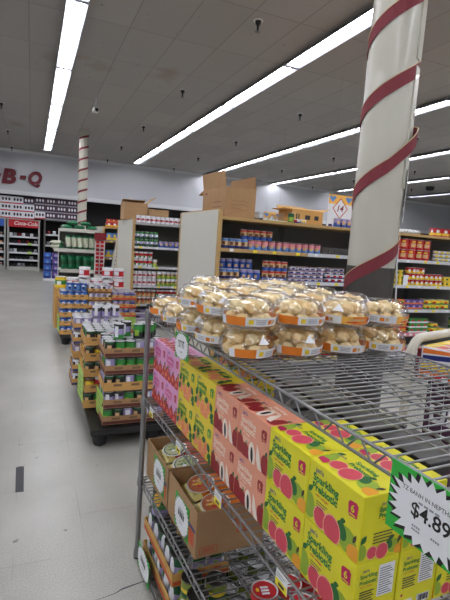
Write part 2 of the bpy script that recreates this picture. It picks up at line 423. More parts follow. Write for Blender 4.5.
# ------------------------------------------------------------------ candy-striped columns
def column(cx, cy, r, keys, zm, width, label, top=ZC, strip=None, seg=32):
    t = thing('striped_column', label, 'column', (cx, cy, 0))
    m = MB(); m.cyl((0,0,.0), (0,0,zm), r+.003, 'sheet_metal', seg); obj('metal_base', m, t)
    m = MB(); m.cyl((0,0,zm), (0,0,top-.001), r, 'column_white', seg); obj('shaft', m, t)
    vdir = atan2(-cy, -cx)              # towards the camera
    m = MB(); vs = []; ve = []
    th = []; n = 0
    tmax = keys[-1][0]; tmin = keys[0][0]
    N = int((tmax-tmin)/(pi/14))
    for i in range(N+1):
        a = tmin+(tmax-tmin)*i/N
        for (a0, z0, b0), (a1, z1, b1) in zip(keys[:-1], keys[1:]):
            if a0 <= a <= a1+1e-6:
                u = (a-a0)/(a1-a0); z = z0+(z1-z0)*u; b = b0+(b1-b0)*(3*u*u-2*u**3); break
        ang = vdir-pi/2+a; rr = r+.005+b     # a = 0 is the edge seen on the side of the open aisle
        for dz, dr in ((-width/2, 0), (width/2, 0), (width/2, .0025), (-width/2, .0025)):
            vs.append(((rr+dr)*cos(ang), (rr+dr)*sin(ang), z+dz))
    fs = []
    for i in range(N):
        for k in range(4): fs.append((4*i+k, 4*i+(k+1) % 4, 4*i+4+(k+1) % 4, 4*i+4+k)[::-1])
    m.add(vs, fs, 'ribbon', False)
    rb = obj('ribbon', m, t)
    m = MB(); m.tube([(Vector(vs[4*i+2])) for i in range(N+1)], .0035 if width > .07 else .0012, 'ribbon_edge', 4)
    obj('gold_edging', m, rb)
    return t, vdir
keys = [(-pi, 1.0, .0), (0, 1.265, 0), (pi, 1.57, 0), (2*pi, 1.83, 0), (2.6*pi, 2.03, 0), (3.02*pi, 2.24, .035), (3.3*pi, 2.28, .01), (4*pi, 2.32, 0), (5*pi, 2.636, 0), (6*pi, 2.75, 0), (7*pi, 3.07, 0), (8*pi, 3.18, 0), (9*pi, 3.5, 0), (10*pi, 3.62, 0), (11*pi, 3.95, 0), (11.6*pi, 4.05, 0)]
col, vd = column(2.035, 2.385, .150, keys, 1.41, .088, 'thick white column wrapped in a loose maroon spiral ribbon above a bare metal base')
m = MB()   # overlapping wrap sheet on the side, and the ribbon's loose tail
ang = vd+pi/2*.80
for (z0, z1) in ((1.9, 2.62), (2.66, 3.5)):
    m.M = Matrix.Rotation(ang, 4, 'Z'); m.box((.146, -.03, z0), (.157, .045, z1), 'column_white')
obj('wrap_seam', m, col)
m = MB(); ang = vd+pi/2*.95
m.tube([((.165+.012*sin(z*7))*cos(ang), (.165+.012*sin(z*7))*sin(ang), z) for z in [1.56-.06*i for i in range(9)]], .006, 'paper', 5); obj('loose_cord', m, col)
m = MB(); m.M = Matrix.Rotation(vd+pi/2, 4, 'Z'); m.box((.160, -.05, 1.70), (.163, .05, 2.03), 'paper')
for z in (1.74, 1.80, 1.86): m.box((.1592, -.018, z), (.1638, .022, z+.032), 'dark_lbl')
one('hanging_card', m, 'white card strip with small black marks hung on the side of the thick striped column', 'sign', (2.035, 2.385, 0))
k2 = []
for i in range(0, 28): k2.append((i*pi, .6+i*.139, 0))
column(1.255, 13.2, .118, k2, .9, .055, 'thin distant white column with a red spiral stripe rising in front of the back wall', seg=20)

# ------------------------------------------------------------------ goods: shared meshes
def can_mesh(r, h, rings, patch=None, n=14, lid='tin'):
    """rings: list of (height fraction, material) from the bottom; patch: (material, z0, z1, half angle)"""
    m = MB()
    prof = [(r*.94, 0, 'tin_dark'), (r, h*.03, rings[0][1])]
    z = .03
    for i, (f, mt) in enumerate(rings):
        z1 = .03+.94*sum(q[0] for q in rings[:i+1])
        nxt = rings[i+1][1] if i+1 < len(rings) else lid
        prof.append((r, h*z1, nxt)); z = z1
    prof += [(r*1.01, h*.985, lid), (r*1.0, h, lid), (r*.92, h, lid), (r*.90, h-.004, lid), (r*.5, h-.0045, 'tin_dark'), (r*.45, h-.003, lid)]
    m.lathe(prof, lid, n)
    if patch:
        for (mt, a0, a1, half) in patch if isinstance(patch, list) else [patch]:
            for c in (-pi/2-.45, -pi/2+2*pi/3-.45, -pi/2-2*pi/3-.45):
                K_ = 5; vs = []
                for k in range(K_+1):
                    t = c-half+2*half*k/K_
                    vs += [(r*1.012*cos(t), r*1.012*sin(t), h*a0), (r*1.012*cos(t), r*1.012*sin(t), h*a1)]
                m.add(vs, [(2*k, 2*k+2, 2*k+3, 2*k+1) for k in range(K_)], mt, True)
    return m.mesh('can')
def pack_mesh(w, d, h, base, band=None, spot=None, bev=0.0):
    m = MB(); m.box((-w/2, -d/2, 0), (w/2, d/2, h), base, bev)
    for O, U, ww in (((-w/2, -d/2, 0), (1,0,0), w), ((-w/2, d/2, 0), (0,-1,0), d)):
        if band: m.flat(rect(0, h*.12, ww, h*.42), O, U, (0,0,1), band, .0008)
        if spot: m.flat(circ(ww*.5, h*.62, ww*.24, h*.22, 12), O, U, (0,0,1), spot, .0012)
    return m.mesh('pack')
CAN = {
 'chili': can_mesh(.036, .105, [(.42, 'blue_light'), (.5, 'pink_lbl'), (.08, 'brown')], [('tan_lbl', .25, .6, .5)]),
 'chili2': can_mesh(.036, .105, [(.38, 'blue'), (.4, 'tan_lbl'), (.22, 'red2')], [('brown', .3, .62, .5)]),
 'bluetan': can_mesh(.036, .105, [(.3, 'blue_dark'), (.45, 'tan_lbl'), (.25, 'blue_light')], [('brown', .35, .7, .45)]),
 'blueall': can_mesh(.036, .105, [(.75, 'blue'), (.25, 'lavender')], [('tan_lbl', .2, .5, .45)]),
 'tuna': can_mesh(.043, .040, [(.3, 'lavender'), (.5, 'label_white'), (.2, 'red_dark')], [('blue_dark', .2, .6, .5)]),
 'tuna2': can_mesh(.043, .045, [(.4, 'blue_dark'), (.6, 'label_white')], [('red', .3, .8, .5)]),
 'redbig': can_mesh(.058, .128, [(.2, 'red'), (.5, 'red2'), (.3, 'red')], [('tan_lbl', .25, .62, .55), ('yellow', .7, .85, .4)], 16),
 'yellow_small': can_mesh(.036, .062, [(.3, 'yellow'), (.4, 'green_dark'), (.3, 'yellow')], [('yellow', .3, .75, .5)]),
 'redyel': can_mesh(.036, .075, [(.5, 'yellow'), (.5, 'red')], [('label_white', .3, .7, .4)]),
 'greyyel': can_mesh(.043, .045, [(.5, 'label_grey'), (.5, 'label_white')], [('yellow', .3, .8, .5)]),
 'yellow_tin': can_mesh(.075, .062, [(.35, 'green'), (.5, 'yellow'), (.15, 'yellow')], [('red', .25, .65, .25)], 18),
 'green_jar': can_mesh(.036, .105, [(.6, 'olive'), (.25, 'green_dark'), (.15, 'green_dark')], [('green_lime', .2, .55, .5)]),
 'white_can': can_mesh(.036, .118, [(.3, 'label_white'), (.25, 'pink_lbl'), (.45, 'label_white')], [('red_dark', .35, .6, .4)]),
 'white_green': can_mesh(.036, .118, [(.45, 'green_lime'), (.2, 'brown'), (.35, 'label_white')], [('tan_lbl', .3, .7, .45)]),
 'green_can': can_mesh(.036, .118, [(.4, 'green_dark'), (.3, 'label_white'), (.3, 'green')], [('lavender', .3, .75, .45)]),
 'blue_low': can_mesh(.040, .10, [(.5, 'blue'), (.5, 'lavender')], [('tan_lbl', .3, .7, .45)]),
 'red_white': can_mesh(.036, .118, [(.4, 'label_white'), (.4, 'red'), (.2, 'label_white')], [('green', .2, .5, .4)]),
 'tan_can': can_mesh(.036, .118, [(.5, 'tan_lbl'), (.3, 'brown'), (.2, 'label_white')], [('red2', .3, .6, .4)]),
 'blue_fruit': can_mesh(.042, .105, [(.7, 'blue_light'), (.3, 'blue')], [('blue_dark', .25, .5, .4), ('label_white', .55, .75, .35)]),
 'purple_can': can_mesh(.036, .105, [(.5, 'lavender'), (.3, 'dark_lbl'), (.2, 'label_white')], [('label_white', .15, .85, .38)]),
 'veg_black': can_mesh(.036, .105, [(.85, 'dark_lbl'), (.15, 'green_dark')], [('tan_lbl', .25, .75, .42)], 16),
 'veg_white': can_mesh(.036, .105, [(.15, 'green'), (.85, 'lavender')], [('label_white', .2, .9, .45)], 16),
 'veg_green': can_mesh(.036, .105, [(.45, 'dark_lbl'), (.47, 'green'), (.08, 'green_dark')], [('green_lime', .2, .6, .45)], 16),
 'veg_tall': can_mesh(.036, .112, [(.3, 'green'), (.4, 'lavender'), (.3, 'dark_lbl')], [('label_white', .15, .85, .38)], 16),
 'corn_can': can_mesh(.036, .105, [(.35, 'green'), (.4, 'yellow'), (.25, 'brown')], [('yellow', .3, .8, .45)], 16),
 'tub': can_mesh(.079, .15, [(.2, 'label_white'), (.55, 'red'), (.25, 'label_white')], [('label_white', .3, .7, .5)], 18, lid='white'),
 'tub_plain': can_mesh(.079, .13, [(.45, 'label_white'), (.25, 'red_dark'), (.3, 'label_white')], [('red', .2, .5, .35)], 18, lid='white'),
 'yellow_tub': can_mesh(.075, .16, [(.3, 'yellow'), (.4, 'green'), (.3, 'yellow')], [('label_white', .3, .6, .4)], 16),
 'pink_tub': can_mesh(.07, .11, [(.6, 'label_white'), (.4, 'pink_lbl')], None, 16, lid='white'),
}
PK = {
 'purple_pack': pack_mesh(.10, .07, .062, 'purple', 'orange', 'lavender'),
 'orange_pack': pack_mesh(.085, .07, .062, 'orange', 'red', 'green_lime'),
 'red_pack': pack_mesh(.09, .07, .07, 'red', 'orange', 'tan_lbl'),
 'green_pack': pack_mesh(.10, .07, .062, 'green', 'label_white', 'red'),
 'plum_case': pack_mesh(.2, .16, .09, 'lavender', 'label_white', 'plum'),
 'yb_pack': pack_mesh(.11, .08, .17, 'blue_light', 'yellow', 'yellow'),
 'redyel_pack': pack_mesh(.12, .08, .10, 'red', 'yellow', 'label_white'),
}
# which of the many food cans show largest; the rest are built as one object
KEEP = {
    'tall olive green can of pickles in the row behind the other tall cans': (0,),
    'green and lavender can in the upper tray beside the corner post': (0,1,2,3,4,6,9,12),
    'tall olive green can of pickles next to the tan trays': (0,),
    'silver-topped green can on the bottom wire shelf behind the trays': (9,10,11,12,13,14,15,16,17,18,19,21),
    'tall olive green can of pickles second from the tan trays': (0,),
    'loose lavender can standing on the cans of the front stack': (0,1),
    'green and lavender can in the lower tray beside the corner post': (0,1,3,5,7,9),
    'can with a yellow fruit label standing on the tray cans by the corner post': (0,),
    'loose green can standing on the cans of the front stack': (0,1,2,3),
    'loose lavender can standing on top of the rear stack': (0,1,2,3,4),
    'can in the top tray up, front stack on the near pallet': (0,1,2,3,4,8,9,12,16),
    'can in the third tray up, front stack on the near pallet': (0,4,5,6,7),
    'can in the fourth tray up, front stack on the near pallet': (0,1,4,5,6,7),
    'can in the second tray up, front stack on the near pallet': (0,1,4,5,6,7),
    'can in the bottom tray up, front stack on the near pallet': (0,4,5,6,8),
    'can in the second tray up, narrow middle stack on the near pallet': (0,5),
    'big red can in the two-high block on the upper shelf past the striped column': (1,2,3,4,5,6,7,8,9),
    'can in the third tray up, narrow middle stack on the near pallet': (0,5),
    'dark blue and tan can next to the end panel on the middle shelf': (0,1,2),
    'can in the fourth tray up, narrow middle stack on the near pallet': (0,5),
    'can in the bottom tray up, narrow middle stack on the near pallet': (0,5),
    'can in the top tray up, narrow middle stack on the near pallet': (0,1,2,3,4,5,6,7,8,10,12,13,19),
    'blue can in the back row behind the blue and tan cans of the middle shelf': (5,6,7,8,9),
    'blue and tan can beside the cream end panel on the upper shelf': (0,1,2,3),
    'solid blue can with a tan picture on the middle shelf': (0,1,2),
    'blue, tan and red can in the two-high group on the middle shelf': (0,1,2,3,4,5,6,7),
    'pink and sky-blue can in the single row leading to the clear cups': (0,1,2,3,4,5,6,7),
    'pink and sky-blue can in front of the two-high cans on the upper shelf': (0,1,2),
    'can in the two-high back row behind pink and blue cans, upper shelf': (5,6,7,8,9),
    'blue can on the top deck below the aisle fourteen sign': (0,1,2),
    'small green can on the top deck in front of the tan box': (0,),
    'loose blue can on top of the blue can stack': (0,2,4),
    'can in the top tray up, rear stack on the near pallet': (0,1,3,4,5,8,12,16,20),
    'can in the fourth tray up, rear stack on the near pallet': (0,),
    'can in the second tray up, rear stack on the near pallet': (0,),
    'can in the third tray up, rear stack on the near pallet': (0,),
    'can in the bottom tray up, rear stack on the near pallet': (0,),
    'white and pink can on the top deck of the farther shelving': (0,1,2,3,4,5,6,7,8),
    'white and pink can in the two-high block on the lower middle shelf, farther run': (0,1,2,3,4,5,6,7,8,9),
    'tan and brown can in the two-high rows on the low shelf, farther run': (1,2,3,4,5,6,7,8,9),
    'small red and yellow can next to the yellow and green columns': (0,1,2,3,4,5,6,7,8,9,10,11),
    'red and white can on the half-empty shelf of the farther shelving': (0,1,2,3,4,5,6,7),
    'tan and lime can in the two-high block on the lower middle shelf, farther run': (0,1,2,3,4,7,8,9,10,11),
    'dark green can in the two-high group on the farther shelving': (0,1,2,3,4,5,6,7,8,9),
    'small red and yellow can in the low group by the dark green tins': (0,1,2,3,4,5,6,7),
    'can in the fourth tray up, blue stack on the far pallet': (0,4,5,6),
    'red and white can in the two-high rows on the low shelf, farther run': (7,8,9,10,11),
    'low blue can beside the dark green cans on the farther shelving': (0,1,2,3),
    'lone tan and green can on the half-empty shelf of the farther shelving': (0,),
    'can in the top tray up, blue stack on the far pallet': (0,4,8,12),
    'small yellow and green can at the far end of the middle shelf': (0,1,6),
    'can in the third tray up, blue stack on the far pallet': (0,4,5,6),
    'can in the second tray up, blue stack on the far pallet': (0,4),
    'can in the bottom tray up, blue stack on the far pallet': (0,4),
    'small yellow and dark green can in the three-high columns past the striped column': (3,7,11),
    'flat grey tin on the top deck in front of the tan box': (0,),
    'can in the top tray up, lavender stack on the far pallet': (0,5,10,15),
    'can in the top tray up, blue and red stack on the far pallet': (0,5,10,15),
    'can in the fourth tray up, lavender stack on the far pallet': (0,5),
    'can in the fourth tray up, blue and red stack on the far pallet': (0,5,6,7),
    'can in the fifth tray up, lavender stack on the far pallet': (0,5,6,7),
    'flat white and navy tin on the top deck in front of the tan box': (0,),
    'can in the third tray up, blue and red stack on the far pallet': (5,6,7),
    'small red and yellow can on the bottom deck behind the wire rack': (6,7,14),
    'green can at the far end of the lower shelf': (8,),
}
NSEEN = {}; FARCANS = []
def wanted(label):
    n = NSEEN.get(label, 0); NSEEN[label] = n+1
    return KEEP is None or n in KEEP.get(label, ())
def put(key, x, y, z, name, label, cat, group, rot=None):
    me = CAN.get(key) or PK.get(key)
    if name == 'food_can' and not wanted(label):
        FARCANS.append((me, (x, y, z+.0005), random.uniform(-.35, .35) if rot is None else rot)); return
    return one(name, me, label, cat, (x, y, z+.0005), random.uniform(-.35, .35) if rot is None else rot, group)
def run(key, x0, n, dx, y, z, label, name='food_can', cat='can', layers=1, h=.105, rows=1, dy=.08, group=None, lab_layers=True, rot=None, tier=None):
    for l in range(layers):
        for i in range(n):
            for j in range(rows):
                lab = label
                put(key, x0+i*dx, y+j*dy, z+l*(h+.0007), name, lab, cat, group or label, rot)

# ------------------------------------------------------------------ long shelving runs
def shelf_unit(x0, x1, yf, yb, zs, ztop, label, rail_m, top_m, endpanel=False, ptop=None, group=None, backside=True):
    ym = (yf+yb)/2; t = thing('shelving_unit', label, 'shelf unit', (x0, yf, 0), 0, group)
    W = x1-x0; D = ym-yf; DB = yb-yf
    m = MB(); m.box((0.005, D-.02, .0), (W-.005, D+.02, ztop-.02), 'shelf_back'); bp = obj('back_panel', m, t)
    for xx in (.0, W-.03):
        m = MB(); m.box((xx, D-.035, 0), (xx+.03, D-.021, ztop-.02), 'gondola_dark'); obj('upright', m, t)
    m = MB(); m.box((.002, .03, 0), (W-.002, DB-.03, zs[-1]-.03), 'gondola_dark'); m.box((.002, .0, zs[-1]-.03), (W-.002, DB, zs[-1]), 'shelf_grey'); obj('base_deck', m, t)
    for i, z in enumerate(zs[:-1]):
        for (a, b, c) in ((0, D-.036, 0), (D+.021, DB, DB)):
            if a and not backside: continue
            m = MB(); m.box((.003, a, z-.028), (W-.003, b, z), 'shelf_grey'); s = obj('shelf', m, t)
            m = MB(); y = -.006 if not a else DB
            m.box((.003, y, z-.034), (W-.003, y+.006, z+.004), rail_m if i else rail_m); r = obj('price_rail', m, s)
            if not a:
                m = MB()
                for k in range(4):
                    xx = .08+k*W/4+random.uniform(0, .1); m.box((xx, y-.0015, z-.030), (xx+.045, y-.0005, z), random.choice(['yellow_tag', 'paper', 'paper', 'yellow_tag']))
                obj('shelf_tags', m, s)
    m = MB(); m.box((0, 0, ztop-.03), (W, DB, ztop), top_m); obj('top_deck', m, t)
    if endpanel:
        m = MB(); m.box((-.03, .015, 0), (-.004, DB-.015, ptop), 'cream_panel'); obj('end_panel', m, t)
        m = MB(); m.box((-.034, -.02, 0), (.004, .014, ptop), 'wood_tan'); m.box((-.034, DB-.014, 0), (-.001, DB+.02, ptop), 'wood_tan'); m.box((-.033, .015, ptop), (-.002, DB-.015, ptop+.008), 'wood_tan'); obj('corner_trim', m, t)
    return t
ZA = [1.44, 1.12, .81, .50, .20]
xs = [1.785, 2.85, 3.92, 4.98, 6.05]
nm = ['section with tan edges and cream end panel', 'section partly behind the thick striped column', 'section with big red cans', 'section with grey and yellow tins']
for i in range(4):
    shelf_unit(xs[i], xs[i+1], 4.4, 5.70, ZA, 1.765, 'tall shelving behind the cookie packs, '+nm[i], 'wood_tan' if i == 0 else 'rail_white', 'wood_tan', i == 0, 1.83, 'shelving run behind the cookies')
yA = 4.455; z1, z2, z3, z4, z5 = ZA
run('bluetan', 1.86, 4, .076, yA, z1, 'blue and tan can beside the cream end panel on the upper shelf')
run('chili', 2.17, 3, .078, yA, z1, 'pink and sky-blue can in front of the two-high cans on the upper shelf', group='pink and blue cans')
run('chili2', 2.11, 5, .078, yA+.085, z1, 'can in the two-high back row behind pink and blue cans, upper shelf', layers=2)
run('chili', 2.42, 8, .084, yA, z1, 'pink and sky-blue can in the single row leading to the clear cups')
m = MB(); m.lathe([(.026, 0), (.034, .075), (.036, .08)], 'clear_cup', 14, capt=False)
cup = m.mesh('cup')
for i in range(4): one('plastic_cup', cup, 'empty clear plastic cup at the end of the row of pink and blue cans', 'cup', (3.12+.09*i, yA, z1+.0005), 0, 'clear cups on the upper shelf')
run('bluetan', 1.86, 3, .076, yA, z2, 'dark blue and tan can next to the end panel on the middle shelf')
run('blueall', 2.10, 3, .08, yA, z2, 'solid blue can with a tan picture on the middle shelf')
run('blueall', 1.88, 5, .08, yA+.09, z2, 'blue can in the back row behind the blue and tan cans of the middle shelf', layers=2, rows=1)
run('chili2', 2.36, 4, .078, yA, z2, 'blue, tan and red can in the two-high group on the middle shelf', layers=2)
run('tuna', 2.70, 5, .092, yA, z2, 'flat white and lavender tin in the four-high stacks on the middle shelf', 'flat_tin', 'tin', layers=4, h=.041)
run('tuna2', 3.18, 4, .092, yA, z2, 'flat white and navy tin in the stacks before the striped column', 'flat_tin', 'tin', layers=2, h=.046)
run('tuna', 3.16, 4, .092, yA+.10, z2, 'flat lavender tin in the tall back stacks before the striped column', 'flat_tin', 'tin', layers=4, h=.041)
run('green_jar', 1.9, 18, .085, yA, z3, 'green can on the half-hidden lower shelf behind the cookie packs')
run('redbig', 3.62, 3, .122, yA+.03, z1, 'big red can standing behind the thick striped column', layers=1, h=.129)
run('redbig', 4.18, 5, .124, yA+.03, z1, 'big red can in the two-high block on the upper shelf past the striped column', layers=2, h=.129)
run('greyyel', 4.84, 6, .09, yA, z1, 'flat grey and yellow tin beside the big red cans', 'flat_tin', 'tin', layers=3, h=.046)
run('greyyel', 5.42, 5, .09, yA, z1, 'flat grey and yellow tin at the far end of the upper shelf', 'flat_tin', 'tin', layers=4, h=.046)
run('yellow_small', 4.05, 4, .076, yA, z2, 'small yellow and dark green can in the three-high columns past the striped column', layers=3, h=.0625)
run('redyel', 4.40, 4, .076, yA, z2, 'small red and yellow can next to the yellow and green columns', layers=3, h=.0755)
run('redyel', 4.72, 4, .078, yA, z2, 'small red and yellow can in the low group by the dark green tins', layers=2, h=.0755)
run('yellow_small', 5.05, 6, .078, yA, z2, 'small yellow and green can at the far end of the middle shelf', layers=2, h=.0625)
m = MB(); m.box((-.035, -.004, 0), (.035, .004, .13), 'paper'); one('shelf_card', m, 'blank white card standing among the small yellow and red cans', 'sign', (4.33, yA-.045, z2+.0005), 0)
for l in range(2):
    for i in range(3): put('orange_pack', 4.16+.09*i, yA+.01, z3+l*.063, 'food_packet', 'orange packet with red band on the shelf below the small yellow cans' , 'packet', 'orange packets', 0)
    for i in range(3): put('purple_pack', 4.44+.104*i, yA+.01, z3+l*.063, 'food_packet', 'purple packet beside the round yellow tins', 'packet', 'purple packets', 0)
    for i in range(3): put('yellow_tin', 4.81+.155*i, yA+.05, z3+l*.063, 'round_tin', 'wide round yellow tin stacked beside the purple packets', 'tin', 'wide yellow tins')
run('green_jar', 5.30, 7, .08, yA, z3, 'green can at the far end beyond the wide yellow tins', layers=2, h=.106)
for l in range(3):
    for i in range(5): put('orange_pack' if l < 2 or i > 2 else 'red_pack', 4.05+.09*i, yA+.01, z4+l*.0635 , 'food_packet', 'orange and red packet in the stacked block on the lower shelf above the pink strip', 'packet', 'orange packets low', 0)
    for i in range(3): put('green_pack', 4.56+.106*i, yA+.01, z4+l*.063, 'food_packet', 'green packet with a white band on the lower shelf beside the orange block', 'packet', 'green packets', 0)
for l in range(2): put('yellow_tin', 4.97, yA+.05, z4+l*.063, 'round_tin', 'wide yellow tin beside the green packets on the lower shelf', 'tin', 'yellow tins low')
put('yellow_tin', 5.13, yA+.05, z4, 'round_tin', 'single wide yellow tin at the end of the lower shelf', 'tin', 'yellow tins lowest')
run('green_jar', 5.27, 8, .08, yA, z4, 'green can at the far end of the lower shelf', layers=2, h=.106)
for l in range(2):
    for i in range(12): put('red_pack', 2.4+.095*i, yA+.01, z4+l*.071, 'food_packet', 'red packet on the low shelf half hidden behind the wire rack', 'packet', 'red packets low', 0)
run('pink_tub', 4.0, 6, .15, yA+.04, z5, 'white and pink tub on the bottom deck under the pink strip', 'plastic_tub', 'tub', layers=1)
m = MB(); m.box((0, 0, 0), (.72, .003, .05), 'pink_lbl')
for k in range(7): m.flat(rect(.03+.1*k, .012, .08+.1*k, .036), (0, 0, 0), (1,0,0), (0,0,1), 'label_white', .0008)
one('promo_strip', m, 'pink and white promotional strip clipped along the low shelf edge beside the cart', 'sign', (4.05, 4.388, .466))
run('redyel', 2.2, 20, .085, yA, z5, 'small red and yellow can on the bottom deck behind the wire rack', layers=2, h=.0755)

# on top of the near run
def open_carton(name, label, loc, rot, w, d, h, flaps, mat_out='cardboard', prints=None, cat='cardboard box', group=None, th=.006):
    t = thing(name, label, cat, loc, rot, group)
    m = MB()
    for a, b in (((0,0,0),(w,d,th)), ((0,0,th),(th,d,h)), ((w-th,0,th),(w,d,h)), ((th,0,th),(w-th,th,h)), ((th,d-th,th),(w-th,d,h))): m.box(a, b, mat_out)
    if prints: prints(m)
    obj('box_body', m, t)
    for f in flaps:
        m = MB(); side, L, a = f      # angle 0 = upright, positive = opened outward
        if side in 'LR':
            x = th/2 if side == 'L' else w-th/2; s = -1 if side == 'L' else 1
            m.M = Matrix.Translation((x, 0, h)) @ Matrix.Rotation(s*a, 4, 'Y'); m.box((-th/2, .004, .001), (th/2, d-.004, L), mat_out)
        else:
            y = th/2 if side == 'F' else d-th/2; s = 1 if side == 'F' else -1
            m.M = Matrix.Translation((0, y, h)) @ Matrix.Rotation(s*a, 4, 'X'); m.box((.004, -th/2, .001), (w-.004, th/2, L), mat_out)
        obj('flap', m, t)
    return t
def prA(m):
    for k in range(3): m.flat(rect(.30, .06+.055*k, .52, .068+.055*k), (0, .62, 0), (0,-1,0), (0,0,1), 'brown', .0008)
    m.flat(rect(.06, .27, .13, .285), (0, .62, 0), (0,-1,0), (0,0,1), 'red_dark', .0008)
    rr = random.Random(2)
    for k in range(3):
        pts = [(.07+.02*q+rr.uniform(-.004, .004), .19-.045*k+rr.uniform(-.012, .012)) for q in range(12)]
        m.tube([(x, -.0004, z) for x, z in pts], .0016, 'brown', 4)
open_carton('cardboard_box', 'large plain opened cardboard box with upright flaps on top of the near shelving run', (1.905, 4.62, 1.766), radians(3), .37, .62, .33, [('L', .17, .16), ('R', .14, -.12), ('B', .16, 1.9)], prints=prA)
def prB(m):
    for x in (.055, .085): m.flat(rect(x, .05, x+.018, .12), (.0,0,0), (1,0,0), (0,0,1), 'dark_lbl', .0008)
    m.flat(rect(.18, .06, .25, .11), (0,0,0), (1,0,0), (0,0,1), 'dark_lbl', .0008); m.flat(rect(.31, .06, .37, .11), (0,0,0), (1,0,0), (0,0,1), 'dark_lbl', .0008)
open_carton('cardboard_box', 'tan opened cardboard box with small dark marks beside the aisle fourteen sign', (2.74, 4.62, 1.766), radians(2), .43, .30, .165, [('B', .1, .9), ('R', .1, 1.2), ('L', .1, 1.5), ('F', .1, -1.35)], 'tray_tan', prints=prB)
m = MB(); m.box((0,0,0), (.30,.34,.004), 'clear_cup'); m.box((0,0,.004), (.004,.34,.11), 'clear_cup'); m.box((.296,0,.004), (.30,.34,.11), 'clear_cup'); m.box((.004,.336,.004), (.296,.34,.12), 'clear_cup'); m.box((.02,.02,.006), (.28,.3,.012), 'paper')
one('plastic_tray', m, 'clear plastic tray beside the large opened cardboard box', 'tray', (2.36, 4.7, 1.766), radians(-6))
m = MB(); m.box((0,0,0), (.26,.2,.006), 'green_lime'); m.box((.03,.02,.006), (.3,.18,.012), 'paper')
one('flyer_stack', m, 'green and white flyers at the front edge of the top deck', 'flyers', (2.35, 4.45, 1.766), radians(8))
for i, (x, k) in enumerate(((2.66, 'green_jar'), (2.72, 'tuna2'), (2.81, 'greyyel'))):
    put(k, x, 4.5, 1.766, 'food_can', ['small green can', 'flat white and navy tin', 'flat grey tin'][i]+' on the top deck in front of the tan box', 'can', None)
run('blue_low', 3.28, 3, .085, 4.50, 1.766, 'blue can on the top deck below the aisle fourteen sign')
run('redbig', 3.56, 3, .125, 4.52, 1.766, 'red can on the top deck between the blue cans and the thick striped column')
m = MB(); m.box((0,0,0), (.34,.28,.03), 'clear_cup')
for i in range(6):
    for j in range(5): m.lathe([(.0, .006), (.02, .012), (.024, .03), (.016, .05), (.0, .058)], 'paper', 8, (.03+.056*i, .03+.055*j, .002))
one('egg_carton', m, 'white egg tray wrapped in clear plastic on the top deck past the striped column', 'egg tray', (4.32, 4.5, 1.766), radians(10))
for i in range(6): put('redyel_pack', 4.83+.14*i, 4.5, 1.766, 'food_packet', 'red and yellow packet standing on the top deck past the egg tray', 'packet', 'red and yellow packets on top', 0)

# aisle signs
def aisle_sign(loc, num, label, rot=0, w=.46, h=.56):
    t = thing('aisle_sign', label, 'sign', loc, rot)
    m = MB(); m.box((0, 0, 0), (w, .012, h), 'paper')
    O = (0, 0, 0); U = (1,0,0); V = (0,0,1)
    m.flat(rect(.0, h*.74, w, h), O, U, V, 'orange_light', .0008)
    for x in (.16, .84): m.flat([(w*x-.07, h*.92), (w*x, h*.78), (w*x+.07, h*.92), (w*x+.03, h*.97), (w*x, h*.93), (w*x-.03, h*.97)], O, U, V, 'blue_light', .0014)
    m.flat([(w*.5-.15, h*.62), (w*.5, h*.62-.17), (w*.5+.15, h*.62), (w*.5, h*.62+.17)], O, U, V, 'orange_red', .0018)
    m.flat([(w*.5-.13, h*.62), (w*.5, h*.62-.148), (w*.5+.13, h*.62), (w*.5, h*.62+.148)], O, U, V, 'paper', .0022)
    if num: m.text(num, O, U, V, w*.5, h*.62-.05, .10, 'red_dark', .0028, .02, 'c', shear=.2)
    m.flat(rect(.03, .05, .10, .09), O, U, V, 'blue_dark', .0008)
    obj('sign_board', m, t)
    m = MB()
    for x in (.05, w-.05): m.cyl((x, .006, h), (x, .006, ZC-loc[2]-.002), .0015, 'grey_metal', 4)
    obj('hanging_wire', m, t)
aisle_sign((4.36, 6.25, 1.82), '14', 'white hanging aisle sign with a red diamond reading 14 beside the striped column')
aisle_sign((4.99, 9.7, 1.72), '', 'hanging aisle sign whose orange and blue top peeks over the tan box')

# ------------------------------------------------------------------ second shelving run
ZB = [1.343, 1.02, .705, .40, .12]
shelf_unit(1.52, 2.6, 7.4, 8.80, ZB, 1.723, 'tall grocery shelving farther back, section of white cans with its pale end panel', 'rail_white', 'shelf_grey', True, 1.77, 'farther shelving run')
shelf_unit(2.6, 3.68, 7.4, 8.80, ZB, 1.723, 'tall grocery shelving farther back, section hidden behind the near cream end panel', 'rail_white', 'shelf_grey', False, 1.77, 'farther shelving run')
yB = 7.46
run('white_can', 1.585, 12, .079, yB, 1.723, 'white and pink can on the top deck of the farther shelving')
run('green_can', 1.57, 5, .078, yB, ZB[0], 'dark green can in the two-high group on the farther shelving', layers=2, h=.119)
run('blue_low', 1.98, 6, .088, yB, ZB[0], 'low blue can beside the dark green cans on the farther shelving')
run('red_white', 1.57, 4, .078, yB, ZB[1], 'red and white can on the half-empty shelf of the farther shelving', layers=2, h=.119)
run('white_green', 1.89, 1, .078, yB, ZB[1], 'lone tan and green can on the half-empty shelf of the farther shelving')
run('white_can', 1.57, 5, .078, yB, ZB[2], 'white and pink can in the two-high block on the lower middle shelf, farther run', layers=2, h=.119)
run('white_green', 1.97, 7, .078, yB, ZB[2], 'tan and lime can in the two-high block on the lower middle shelf, farther run', layers=2, h=.119)
run('tan_can', 1.57, 5, .078, yB, ZB[3], 'tan and brown can in the two-high rows on the low shelf, farther run', layers=2, h=.119)
run('red_white', 1.97, 7, .078, yB, ZB[3], 'red and white can in the two-high rows on the low shelf, farther run', layers=2, h=.119)
